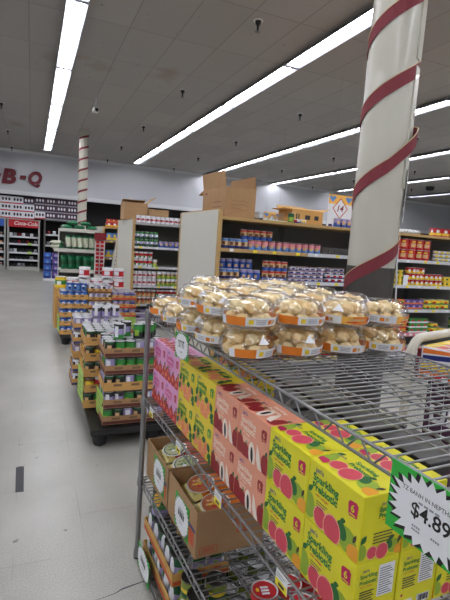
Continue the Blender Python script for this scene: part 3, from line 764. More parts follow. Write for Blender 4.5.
for l in range(2):
    for i in range(5): put('plum_case', 1.64+.205*i, yB+.09, ZB[4]+.091*l, 'shrink_wrapped_case', 'lavender shrink-wrapped case on the bottom deck of the farther shelving', 'case', 'lavender cases', 0)
open_carton('cardboard_box', 'brown cardboard box with a dark raised flap on top of the farther shelving', (1.44, 7.95, 1.779), 0, .40, .34, .29, [('F', .16, -1.5), ('B', .16, -1.2), ('R', .18, .9)], 'cardboard')
open_carton('cardboard_box', 'smaller brown cardboard box behind the white cans on top of the farther shelving', (1.87, 8.0, 1.724), 0, .36, .34, .26, [('F', .16, -1.5), ('B', .16, -1.5)], 'cardboard')

# ------------------------------------------------------------------ third run, charcoal display, leaning panel
ZCc = [1.36, .99, .62, .14]
shelf_unit(1.45, 2.53, 10.25, 11.5, ZCc, 1.66, 'low shelving of blue and yellow packets beyond the white tubs', 'wood_tan', 'wood_tan', True, 1.66, None)
for l, z in enumerate(ZCc[:3]):
    for i in range(8): put('yb_pack', 1.56+.12*i, 10.32, z, 'food_packet', 'blue and yellow packet on the low shelving under the red packets', 'packet', 'blue and yellow packets', 0)
for i in range(8): put('redyel_pack', 1.55+.125*i, 10.34, 1.66, 'food_packet', 'red packet along the top of the low shelving beyond the white tubs', 'packet', 'red packets on the low shelving', 0)
for i in range(5):
    for j in range(2): put('red_pack', 1.55+.2*i+.1*j, 10.34, 1.762, 'food_packet', 'small red packet stacked above the red packets of the low shelving', 'packet', 'small red packets', 0)
m = MB(); m.box((0, 0, 0), (.20, .02, 1.30), 'cream_panel')
for k in range(14):
    for x in (.05, .13): m.flat(rect(x, .1+.082*k, x+.018, .13+.082*k), (0,0,0), (1,0,0), (0,0,1), 'gondola_dark', .001)
one('slotted_panel', m, 'cream slotted metal panel leaning against the low shelving', 'panel', (1.50, 9.98, .20), (-.1, radians(9), 0))
t = thing('clip_strip_display', 'narrow white hanging rack of small red packets in front of the low shelving', 'display rack', (1.22, 9.9, 0))
m = MB(); m.box((0, 0, .0), (.20, .03, 1.46), 'white'); obj('backing', m, t)
for k in range(9):
    for i in range(2):
        m = MB(); m.box((.02+.09*i, -.03, .66+.08*k), (.085+.09*i, -.001, .715+.08*k), 'red' if (k % 3) else 'red_dark'); obj('packet_pocket', m, t)
m = MB(); m.box((-.01, -.04, 1.37), (.22, .04, 1.52), 'red_dark'); obj('header_card', m, t)

def pillow(w, h, d, n=6, m1='bag_green', bands=()):
    mb = MB(); vs = []
    for sgn_ in (1, -1):
        for j in range(n+1):
            for i in range(n+1):
                u = i/n*2-1; v = j/n*2-1
                k = max(0, (1-u**4)*(1-v**4))**.55
                vs.append((u*w/2*(1-.06*(1-abs(v))), sgn_*d/2*k+.004*sin(9*u+7*v)*k, (v+1)*h/2))
    o = (n+1)**2
    for j in range(n):
        for i in range(n):
            a = j*(n+1)+i
            mt = m1
            for (lo, hi, bm) in bands:
                if lo <= (j+.5)/n <= hi: mt = bm
            for q in ((a+n+1, a+n+2, a+1, a), (o+a, o+a+1, o+a+n+2, o+a+n+1)): 
                vv = [vs[x] for x in q]; mb.add(vv, [(0,1,2,3)], mt, True)
    return mb
bagA = pillow(.26, .36, .11, 6, 'bag_green', [(.35, .7, 'bag_white')]).mesh('bag')
bagB = pillow(.22, .30, .10, 6, 'bag_white', [(0, .18, 'bag_green'), (.8, 1, 'bag_green')]).mesh('bag')
def lay(me):
    k = me.copy()
    zs = [v.co.y for v in k.vertices]; lo = min(zs); hm = (min(v.co.z for v in k.vertices)+max(v.co.z for v in k.vertices))/2
    for v in k.vertices: v.co = Vector((v.co.x, v.co.z-hm, -v.co.y)); 
    lo = min(v.co.z for v in k.vertices)
    for v in k.vertices: v.co.z -= lo
    return k
bagC = pillow(.24, .30, .085, 6, 'bag_green', [(.4, .6, 'green_dark')]).mesh('bag')
bagF = lay(pillow(.24, .30, .085, 6, 'bag_green', [(.38, .62, 'green_dark')]).mesh('bag')); bagF2 = lay(pillow(.19, .28, .08, 6, 'bag_white', [(0, .2, 'bag_green')]).mesh('bag'))
t = thing('bag_display_stand', 'stepped white display stand of green and white bags below the thin striped column', 'display stand', (.56, 10.25, 0))
TIER = [(1.56, .22, .60, .0), (1.13, .10, .60, -.12), (.70, 0, .60, 0), (.14, 0, .60, 0)]
for (z, y, yb_, xo), nmz in zip(TIER, ('upper_tier', 'middle_tier', 'lower_tier', 'bottom_tier')):
    m = MB(); m.box((xo, y, z-.03), (.82, yb_, z), 'white'); m.box((xo, y-.012, z-.06), (.82, y, z+.012), 'cream_panel'); obj(nmz, m, t)
m = MB(); m.box((0, .60, 0), (.82, .615, 1.56), 'shelf_back'); obj('back_panel', m, t)
for x in (-.015, .82):
    m = MB(); m.box((x, .45, 0), (x+.015, .615, 1.56), 'white'); obj('upright', m, t)
def bag(me, label, x, y, z, r, g):
    one('product_bag', me, label, 'bag', (x, y, z), tuple(radians(a) for a in r), g)
for l in range(2):
    for i in range(3-l):
        bag(bagF, 'green bag lying flat in the %s layer on top of the bag display' % ('upper' if l else 'lower'), .70+.27*i+.12*l, 10.66, 1.561+.088*l, (0, 0, 5-7*i), 'green bags lying on top, %s layer' % ('upper' if l else 'lower'))
for i in range(5): bag(bagB, 'white bag with green ends standing on the middle tier of the bag display', .765+.12*i, 10.52, 1.131, (-6, 0, 62+3*(i % 2)), 'white bags on the middle tier')
for l in range(2):
    bag(bagF2, 'white bag lying on the end of the middle tier, %s of two' % ('upper' if l else 'lower'), .50, 10.50, 1.131+.082*l, (0, 0, 62+12*l), None)
for z, w_ in ((.701, 'lower'), (.141, 'bottom')):
    for i in range(5): bag(bagC, 'green bag standing on the %s tier of the bag display' % w_, .68+.155*i, 10.42, z, (-5, 0, 36+(4, 0, 5, 1, 3)[i]), 'green bags on the %s tier' % w_)

# ------------------------------------------------------------------ back wall fixtures
def wall_unit(x0, x1, zs, ztop, label, header=None, colour='shelf_grey', back='wall_dark'):
    t = thing('wall_shelf_unit', label, 'shelf unit', (x0, 18.2, 0))
    W = x1-x0
    for x in (0, W-.05):
        m = MB(); m.box((x, 0, 0), (x+.05, .75, ztop), colour); obj('side_panel', m, t)
    m = MB(); m.box((.05, .72, 0), (W-.05, .75, ztop), back); obj('back_panel', m, t)
    m = MB(); m.box((.051, .03, 0), (W-.051, .71, .12), colour); obj('base', m, t)
    for z in zs:
        m = MB(); m.box((.052, .05, z-.03), (W-.052, .70, z), colour); m.box((.052, .02, z-.05), (W-.052, .05, z+.012), 'rail_white'); obj('shelf', m, t)
    m = MB(); m.box((-.02, 0, ztop), (W+.02, .8, ztop+.03), colour); obj('top_board', m, t)
    if header:
        m = MB(); m.box((.051, -.02, ztop-.26), (W-.051, .01, ztop-.005), header)
        if header == 'red':
            m.text('Coca-Cola', (.051, -.02, ztop-.26), (1,0,0), (0,0,1), (W-.1)*.56, .075, .13, 'white', .001, .02, 'c', shear=.3)
        obj('header_sign', m, t)
    return t
ZW = [1.21, .95, .64, .38]
wall_unit(-.80, .28, ZW, 1.80, 'grey wall cooler shelves under a red header sign', 'red')
wall_unit(-1.95, -.85, ZW, 1.80, 'grey wall shelves under a blue header beside the red-headed unit', 'blue')
wall_unit(.42, 1.55, [1.35, .95, .5], 1.85, 'dark wall shelves behind the blue shrink-wrapped cases', None, 'gondola_dark')
meat = [pillow(.115, .12, .09, 4, c).mesh('bag') for c in ('dark_lbl', 'label_grey', 'red_dark', 'label_white', 'black')]
for zi, z in enumerate(ZW+[.12]):
    for i in range(7):
        k = random.choice([0, 0, 1, 2, 3, 4, 4]) if zi < 3 else random.choice([0, 4, 1])
        one('vacuum_pack', meat[k], 'small wrapped pack on the %s shelf under the red header' % ['top', 'second', 'third', 'fourth', 'bottom'][zi], 'pack', (-.68+.137*i, 18.35, z+.003), (0, 0, random.uniform(-.15, .15)), 'packs on the %s shelf under the red header' % NTH[zi])
for z in (.95, .64):
    m = MB(); m.box((0,0,0), (.12,.004,.09), 'lime'); one('shelf_tag', m, 'lime price card on the %s shelf of the red-headed unit' % ('second' if z > .9 else 'third'), 'price card', (-.12, 18.195, z-.05))
for zi, z in enumerate(ZW+[.12]):
    for i in range(6): put('redyel' if zi % 2 else 'red_white', -1.80+.16*i, 18.35, z, 'food_can', 'can on the shelves under the blue header', 'can', 'cans under the blue header')
case_m = {}
for nm_, cols in dict(white=('label_white', 'red', 'dark_lbl'), dark=('plum', 'label_grey', 'label_white'), grey=('label_grey', 'label_white', 'dark_lbl')).items():
    m = MB(); w, h = .36, .255; m.box((-w/2, -.2, 0), (w/2, .2, h), cols[0])
    m.flat(rect(0, 0, w, h*.16), (-w/2, -.2, 0), (1,0,0), (0,0,1), cols[1], .001)
    for k in range(3): m.flat(circ(w*(.22+.28*k), h*.6, .035, .055, 10), (-w/2, -.2, 0), (1,0,0), (0,0,1), cols[2], .001)
    case_m[nm_] = m.mesh('case')
for l in range(3):
    for i in range(10):
        x = -1.95+.37*i
        k = 'white' if i < 5 else ('dark' if i > 6 or l < 0 else 'grey')
        if i == 5: k = 'white' if l < 2 else 'dark'
        if i == 6: k = 'white' if l == 0 else 'dark'
        if i >= 7: k = 'dark'
        one('shipping_case', case_m[k], 'printed %s case, %s layer, stacked on the wall units under the lettering' % ({'white': 'white and red', 'dark': 'dark purple', 'grey': 'grey'}[k], ['lower', 'middle', 'upper'][l]), 'case', (x, 18.42, (1.885 if i >= 6 else 1.835)+.257*l), 0, 'cases stacked on the wall units')
for i, z in enumerate((.5, .95, 1.35)):
    for j in range(5): one('shipping_case', meat[(i+j) % 5], 'dark wrapped pack on the dark wall shelves behind the blue cases', 'pack', (.58+.2*j, 18.36, z+.003), 0, 'packs on the dark wall shelves')
wt = pack_mesh(.21, .16, .19, 'blue', 'blue_dark', 'blue_light'); wt2 = pack_mesh(.21, .16, .19, 'purple', 'blue_dark', 'lavender')
m = MB(); m.box((0,0,0), (.60,.42,.06), 'white'); one('low_platform', m, 'low white platform under the blue and purple cases near the back wall', 'platform', (.33, 14.7, 0))
for l in range(4):
    for i in range(2):
        one('drink_case', wt if i == 0 else wt2, ('blue' if i == 0 else 'purple')+' shrink-wrapped drink case stacked on the low platform near the back wall', 'case', (.45+.24*i, 14.82, .062+.192*l), 0, ('blue' if i == 0 else 'purple')+' drink cases')
for l in range(3): one('drink_case', wt2, 'purple drink case in the outer column next to the bag display', 'case', (1.06, 14.85, .002+.192*l), 0, 'outer purple drink cases')

# ------------------------------------------------------------------ pallet displays
def pallet(x0, y0, x1, y1, label, zt=.14):
    t = thing('plastic_pallet', label, 'pallet', (x0, y0, 0))
    W = x1-x0; D = y1-y0
    m = MB(); m.box((0,0,zt-.045), (W,D,zt-.012), 'black_plastic', .008)
    for a, b in (((0,0,zt-.012),(W,.03,zt)), ((0,D-.03,zt-.012),(W,D,zt)), ((0,.03,zt-.012),(.03,D-.03,zt)), ((W-.03,.03,zt-.012),(W,D-.03,zt))): m.box(a, b, 'black_plastic')
    n = 7
    for k in range(1, n): m.box((W*k/n-.02, .03, zt-.012), (W*k/n+.02, D-.03, zt-.004), 'black_plastic')
    obj('deck', m, t)
    for x in (.07, W/2, W-.07):
        for y in (.08, D/2, D-.08):
            m = MB(); m.lathe([(.035, 0), (.045, .01), (.06, zt-.046)], 'black_plastic', 12, (x, y, 0)); obj('foot', m, t)
    return t
def tray_mesh(w, d, col, stripe=None, lip=.062, th=.004):
    m = MB()
    m.box((0,0,0), (w,d,.003), col)
    for a, b in (((0,0,.003),(w,th,lip)), ((0,d-th,.003),(w,d,lip)), ((0,th,.003),(th,d-th,lip)), ((w-th,th,.003),(w,d-th,lip))): m.box(a, b, col)
    if stripe:
        m.flat(rect(.004, .004, w-.004, lip*.42), (0,0,0), (1,0,0), (0,0,1), stripe, .0008)
        m.flat(rect(.004, .004, d-.004, lip*.42), (0,d,0), (0,-1,0), (0,0,1), stripe, .0008)
    for k in range(3):
        m.flat(rect(w*(.15+.28*k), lip*.55, w*(.28+.28*k), lip*.82), (0,0,0), (1,0,0), (0,0,1), 'cardboard_dark' if not stripe or stripe == 'tray_maroon' else stripe, .001)
    return m.mesh('tray')
def tray_stack(x, y, z0, nx, ny, layers, keys, col, stripe, where, group, pitch=.073, dz=.125, rot=0, topfull=True, canname='food_can', colfn=None, h=.105):
    w = nx*pitch+.012; d = ny*pitch+.012
    tms = {}
    ca, sa = cos(rot), sin(rot)
    def W(a, b): return (x+a*ca-b*sa, y+a*sa+b*ca)
    for l in range(layers):
        c, s = colfn(l) if colfn else (col, stripe)
        if (c, s) not in tms: tms[(c, s)] = tray_mesh(w, d, c, s)
        jx, jy = random.uniform(-.004, .004), random.uniform(-.003, .003)
        px_, py_ = W(jx, jy)
        top = l == layers-1
        lvl = 'top' if top else ORD[l]
        one('cardboard_tray', tms[(c, s)], 'cardboard tray of cans, %s layer up, %s' % (lvl, where), 'tray', (px_, py_, z0+l*dz), rot, 'trays in '+group)
        for i in range(nx):
            for j in range(ny):
                if not top and not (j == 0 or i == 0 or (i == nx-1 and j == ny-1)): continue
                a = .006+pitch*(i+.5)+jx; b = .006+pitch*(j+.5)+jy
                q = W(a, b)
                k = keys[l % len(keys)] if isinstance(keys[0], (list, tuple)) else keys
                put(random.choice(k), q[0], q[1], z0+l*dz+.0035, canname, 'can in the %s tray up, %s' % (lvl, where), 'can', 'cans in the %s tray of %s' % (lvl, group))
    return W
pallet(.40, 3.13, 1.30, 4.60, 'black plastic pallet under the nearer can stacks', .14)
VEG = ['veg_black', 'veg_white', 'veg_green', 'veg_green', 'veg_tall', 'veg_white']
W1 = tray_stack(.484, 3.195, .145, 6, 4, 5, VEG, 'tray_brown', 'tray_maroon', 'front stack on the near pallet', 'front stack', colfn=lambda l: ('tray_tan', None) if l == 2 else ('tray_brown', 'tray_maroon'))
zt = .145+4*.125+.0035+.1065
for a, b, k in ((.11, .10, 'veg_tall'), (.255, .12, 'veg_green'), (.33, .11, 'veg_green'), (.295, .19, 'veg_green'), (.37, .19, 'veg_green'), (.18, .19, 'veg_tall')):
    q = W1(a, b); put(k, q[0], q[1], zt, 'food_can', 'loose %s can standing on the cans of the front stack' % ('green' if k == 'veg_green' else 'lavender'), 'can', 'loose %s cans on the front stack' % ('green' if k == 'veg_green' else 'lavender'))
W2 = tray_stack(.392, 3.56, .145, 4, 5, 5, ['veg_black', 'tan_can', 'corn_can', 'veg_green', 'red_white', 'veg_black'], 'tray_tan', None, 'narrow middle stack on the near pallet', 'narrow middle stack')
W3 = tray_stack(.350, 4.14, .145, 6, 4, 5, ['purple_can', 'purple_can', 'veg_white'], 'tray_tan', 'navy', 'rear stack on the near pallet', 'rear stack', colfn=lambda l: ('tray_tan', 'navy') if l != 2 else ('tray_tan', None))
for a, b in ((.20, .07), (.285, .06), (.37, .08), (.24, .14), (.33, .15)):
    q = W3(a, b); put('purple_can', q[0], q[1], zt, 'food_can', 'loose lavender can standing on top of the rear stack', 'can', 'loose lavender cans on the rear stack')
def lime_card(x, y, z, w, h, rot, label):
    m = MB(); m.box((0, -.003, 0), (w, 0, h), 'lime')
    for k in range(4): m.flat(rect(w*.12, h*(.2+.17*k), w*(.88-.15*(k % 2)), h*(.26+.17*k)), (0, -.003, 0), (1,0,0), (0,0,1), 'olive', .0008)
    one('lime_price_card', m, label, 'price card', (x, y, z), rot)
lime_card(.481, 3.49, .15, .27, .20, radians(-88), 'lime paper card on the side of the front can stack by the floor')
lime_card(.382, 3.93, .16, .30, .25, radians(-88), 'lime paper card on the side of the narrow middle can stack')
# second pallet farther down the aisle
pallet(.37, 6.28, 1.40, 7.3, 'black plastic pallet under the blue can stacks farther down the aisle', .14)
B1 = tray_stack(.352, 6.30, .145, 4, 4, 5, ['blue_fruit'], 'tray_tan', None, 'blue stack on the far pallet', 'blue can stack', pitch=.086, dz=.118)
for a in range(3):
    for b in range(2):
        q = B1(.13+.087*a, .08+.09*b); put('blue_fruit', q[0], q[1], .145+4*.118+.11, 'food_can', 'loose blue can on top of the blue can stack', 'can', 'loose blue cans')
B2 = tray_stack(.715, 6.30, .145, 4, 5, 6, ['purple_can', 'purple_can', 'veg_white'], 'tray_tan', 'brown', 'lavender stack on the far pallet', 'lavender can stack', dz=.112)
B3 = tray_stack(1.03, 6.31, .145, 4, 5, 5, ['blue_low', 'blueall'], 'tray_tan', 'red2', 'blue and red stack on the far pallet', 'blue and red can stack', pitch=.08, dz=.118)
lime_card(.346, 6.64, .16, .30, .22, radians(-88), 'lime paper card on the side of the blue can stack')
lime_card(1.16, 6.295, .22, .2, .16, 0, 'lime paper card on the front of the blue and red can stack')
m = MB(); m.box((0,0,0), (.99,.50,.56), 'tray_tan', .006)
one('display_box', m, 'tan carton base that carries the white tubs on the far pallet', 'box', (.31, 6.73, .145))
for i in range(5):
    for j in range(2): put('tub_plain' if (i+j) % 2 else 'tub', .555+.163*i, 6.87+.19*j, .706, 'plastic_tub', 'white tub with a red label in the lower layer behind the can stacks', 'tub', 'white tubs, lower layer')
for i, x in enumerate((.72, 1.045, 1.21)): put('tub', x, 6.92, .858, 'plastic_tub', ['single white and red tub on top of the lower tubs above the blue cans', 'white and red tub in the upper pair, beside the slotted panel', 'white and red tub at the outer end of the upper pair'][i], 'tub', None)
put('yellow_tub', .39, 6.86, .706, 'plastic_tub', 'yellow and green tub at the aisle end of the white tubs', 'tub', None)

# dark tape strip on the floor
m = MB(); m.prism([(-.022, -.15), (.022, -.155), (.025, .15), (.002, .158), (-.022, .15)], 0, .0015, 'tape')
one('floor_tape', m, 'dark grey strip of tape stuck on the open floor tiles', 'tape', (-.045, 2.85, .0003), radians(1))

# ------------------------------------------------------------------ wire rack
TH = math.atan(.04)
RO = Vector((.480, 1.962, 0)); U5 = 1.049     # one rack unit in metres
def RK(s, t, z=0): return Vector((RO.x+U5*(s*sin(TH)+t*cos(TH)), RO.y+U5*(-s*cos(TH)+t*sin(TH)), z))
RL, RD = 1.92, .63
ZS = [1.178, .782, .400, .042]
def UM(): m = MB(); m.M = Matrix.Scale(U5, 4); return m
rack = thing('wire_rack', 'chrome wire shelving rack holding the cookie packs and drink cartons', 'wire rack', RO, TH)
# local frame: x = depth into the rack, y = -s along its length
def L_(s, t, z): return (t, -s, z)
for s in (0, RL):
    for tt in (0, RD):
        m = MB(); m.cyl(L_(s, tt, .012), L_(s, tt, 1.200), .0127, 'steel', 12)
        for k in range(1, 46): m.lathe([(.0127, 0), (.0133, .0012), (.0133, .0024), (.0127, .0036)], 'steel', 10, (tt, -s, .022+.0254*k))
        p = obj('post', m, rack)
        m = MB(); m.lathe([(.014, 1.190), (.0145, 1.202), (.010, 1.208), (0, 1.210)], 'black_plastic', 12, (tt, -s, 0)); obj('post_cap', m, p)
        m = MB(); m.lathe([(.015, 0), (.016, .004), (.0135, .012)], 'rubber', 12, (tt, -s, 0)); obj('foot', m, p)
for zi, z in enumerate(ZS):
    m = MB(); wr = .0029
    ny = 74
    for k in range(ny):
        s = .025+(RL-.05)*k/(ny-1)
        m.tube([L_(s, 0.0, z+.002), L_(s, RD, z+.002)], wr*.75, 'chrome', 5)
    for tt in (.158, .315, .472):
        m.tube([L_(.02, tt, z-.003), L_(RL-.02, tt, z-.003)], .0032, 'chrome', 6)
        m.tube([L_(.02, tt, z-.026), L_(RL-.02, tt, z-.026)], .0028, 'chrome', 6)
        zz = [L_(.03+(RL-.06)*k/40, tt, z-.004 if k % 2 else z-.025) for k in range(41)]
        m.tube(zz, .0018, 'chrome', 5)
    sh = obj('wire_shelf', m, rack)
    for name, pts in (('front_rim', (L_(.012, 0, z), L_(RL-.012, 0, z))), ('rear_rim', (L_(.012, RD, z), L_(RL-.012, RD, z))),
                      ('end_rim', (L_(0, .012, z), L_(0, RD-.012, z))), ('end_rim', (L_(RL, .012, z), L_(RL, RD-.012, z)))):
        a, b = Vector(pts[0]), Vector(pts[1])
        m = MB(); m.tube([a, b], .0035, 'chrome', 7); d = Vector((0, 0, -.030)); m.tube([a+d, b+d], .0032, 'chrome', 7)
        Ln = (b-a).length; n = int(Ln/.034)
        zz = []
        for k in range(n+1):
            p = a+(b-a)*k/n
            zz += [p+Vector((0,0,-.0015 if k % 2 else -.0285)) + (b-a).normalized()*e for e in (-.005, .005) if 0 < k < n] or [p+Vector((0,0,-.0285))]
        m.tube(zz, .0021, 'chrome', 5)
        obj(name, m, sh)
    for s in (0, RL):
        for tt in (0, RD):
            m = MB(); m.lathe([(.017, -.034), (.0175, -.03), (.0155, .004), (.0145, .006)], 'steel', 12, (tt, -s, z)); obj('corner_collar', m, sh)

# ------------------------------------------------------------------ cookie packs
def pack_parts():
    n = 12
    def ring(r, sq=.10): 
        out = []
        for k in range(n*2):
            a = 2*pi*k/(n*2); q = r*(1+.010*cos(6*a)); out.append((q*cos(a), q*sin(a)))
        return out
    def loft(levels, m, mt, capb=False, capt=False):
        N = n*2; vs = []; fs = []
        for r, z in levels: vs += [(x, y, z) for x, y in ring(r)]
        for l in range(len(levels)-1):
            for k in range(N): fs.append((l*N+k, l*N+(k+1) % N, (l+1)*N+(k+1) % N, (l+1)*N+k))
        if capb: fs.append(tuple(range(N))[::-1])
        if capt: fs.append(tuple(range((len(levels)-1)*N, len(levels)*N)))
        m.add(vs, fs, mt, True)
    b = MB(); loft([(.058, .0), (.066, .005), (.074, .018), (.078, .031)], b, 'clear_shell', capb=True)
    l = MB(); loft([(.080, .032), (.080, .038), (.077, .054), (.069, .069), (.056, .080), (.036, .085)], l, 'clear_shell', capt=True)
    bands = []
    for v in range(3):
        d = MB()
        segs = 40; vs = []
        a0, a1 = radians(-225+30*v), radians(20+30*v)
        for k in range(segs+1):
            a = a0+(a1-a0)*k/segs
            for r, z in ((.0768, .015), (.0812, .0385)): vs.append((r*cos(a), r*sin(a), z))
        for k in range(segs):
            u = k/segs; mt = 'orange_band'
            if .22 < u < .56: mt = 'label_white'
            elif .56 <= u < .66: mt = 'orange_light'
            elif u > .86 or u < .05: mt = 'label_white'
            d.add([vs[2*k], vs[2*k+2], vs[2*k+3], vs[2*k+1]], [(0,1,2,3)], mt, True)
        # little pictures and lines of print on the label
        def patch(u0, u1, f0, f1, mt):
            for q in range(4):
                c0 = a0+(a1-a0)*(u0+(u1-u0)*q/4); c1 = a0+(a1-a0)*(u0+(u1-u0)*(q+1)/4)
                z0_, z1_ = .015+.0235*f0, .015+.0235*f1; r0_, r1_ = .0774+.0044*f0, .0774+.0044*f1
                d.add([(r0_*cos(c0), r0_*sin(c0), z0_), (r0_*cos(c1), r0_*sin(c1), z0_), (r1_*cos(c1), r1_*sin(c1), z1_), (r1_*cos(c0), r1_*sin(c0), z1_)], [(0,1,2,3)], mt)
        patch(.25, .29, .2, .75, 'yellow'); patch(.42, .46, .2, .7, 'orange_band'); patch(.47, .50, .25, .7, 'tan_lbl')
        for q in range(3): patch(.31, .40, .25+.2*q, .33+.2*q, 'label_grey')
        patch(.62, .72, .2, .35, 'red2'); patch(.64, .80, .45, .7, 'tan_lbl'); patch(.84, .88, .2, .8, 'red_dark')
        for q in range(3): patch(.92, .985, .25+.2*q, .33+.2*q, 'label_grey')
        bands.append(d.mesh('label_band'))
    w = MB()
    w.add([(-.022, -.0775, .052), (.014, -.0795, .052), (-.004, -.0690, .0735)], [(0,1,2)], 'paper')
    return b.mesh('tray'), l.mesh('lid'), bands, w.mesh('sticker')
def cookie_mesh(seed, mt):
    bm = bmesh.new(); bmesh.ops.create_icosphere(bm, subdivisions=3, radius=1)
    rr = random.Random(seed)
    cs = [Vector((sqrt(1-q*q)*cos(2.4*k+seed)+rr.uniform(-.12,.12), sqrt(1-q*q)*sin(2.4*k+seed)+rr.uniform(-.12,.12), q+rr.uniform(-.12,.12))).normalized() for k, q in [(k, 1-2*(k+.5)/13) for k in range(13)]]
    for v in bm.verts:
        d = v.co.normalized(); k = max(0, max(d.dot(c) for c in cs)-.80)/.20
        s = .56+.50*sqrt(k)
        v.co = Vector((d.x*.0205*s, d.y*.0205*s, d.z*.0175*s))
    m = MB(); bm.verts.index_update()
    m.add([tuple(v.co) for v in bm.verts], [tuple(v.index for v in f.verts) for f in bm.faces], mt, True); bm.free()
    return m.mesh('cookie')
pb, pl, pbands, pst = pack_parts()
cookies = [cookie_mesh(s, 'cookie' if s % 3 else 'cookie_dark') for s in range(5)]
def cookie_spots(rr):
    out = []
    for k in range(7):
        a = k*2*pi/7+rr.uniform(-.08, .08); out.append((.0475*cos(a), .0475*sin(a), .025+rr.uniform(0, .002)))
    a0 = rr.uniform(0, 1)
    for k in range(6):
        a = a0+k*2*pi/6; out.append((.037*cos(a), .037*sin(a), .056+rr.uniform(-.003, .003)))
    out.append((0, 0, .064))
    return out
prot = None
npk = 0
ROWS = [.79, .635, .48, .325, .165]; TS = [.090, .248, .406, .561]; SH = [-.045, -.050, -.056, -.060, -.058]
rown = ['front row', 'second row', 'third row', 'fourth row', 'corner post row']
coln = ['aisle edge', 'second from the aisle', 'third from the aisle', 'back edge']
for ri, s0 in enumerate(ROWS):
    for ti, t0 in enumerate(TS):
        for l in range(2):
            if ri >= 3 and ti == 0 and l == 1: continue
            rr = random.Random(ri*31+ti*7+l)
            p = RK(s0, t0+SH[ri]+rr.uniform(-.001, .001), ZS[0]+.0065+.0865*l)
            rz = rr.uniform(-.5, .5)+[0, .4, -.3, .1][ti]
            lab = 'clear round cookie pack, %s layer of the %s, %s' % ('upper' if l else 'lower', rown[ri], coln[ti])
            pk = thing('cookie_pack', lab, 'cookie pack', p, (rr.uniform(-.004, .004), rr.uniform(-.004, .004), rz), 'clear packs of cookies on the top wire shelf')
            obj('tray', pb, pk); obj('lid', pl, pk); obj('label_band', pbands[rr.randrange(3)], pk)
            if rr.random() < .6: obj('sticker', pst, pk)
            seen = ri == 0 or ti == 0 or (l == 1 and (ri == 1 or ti == 1))
            spots = cookie_spots(rr)
            cl = 'pale cookie in the %s pack of the %s, %s' % ('upper' if l else 'lower', rown[ri], coln[ti])
            R_ = Matrix.Rotation(rz, 3, 'Z')
            if seen:
                for q in spots:
                    one('cookie', cookies[rr.randrange(5)], cl, 'cookie', p+R_ @ Vector(q), (rr.uniform(-.3,.3), rr.uniform(-.3,.3), rr.uniform(0, 6)), cl.replace('pale cookie', 'cookies'))
            else:
                m = MB()
                for q in spots:
                    me = cookies[rr.randrange(5)]
                    m.add([tuple(v.co+Vector(q)) for v in me.vertices], [tuple(f.vertices) for f in me.polygons], 'cookie', True)
                one('cookie_pile', m, 'pale cookies filling the %s pack of the %s, %s' % ('upper' if l else 'lower', rown[ri], coln[ti]), 'cookies', p, rz, None, 'stuff')

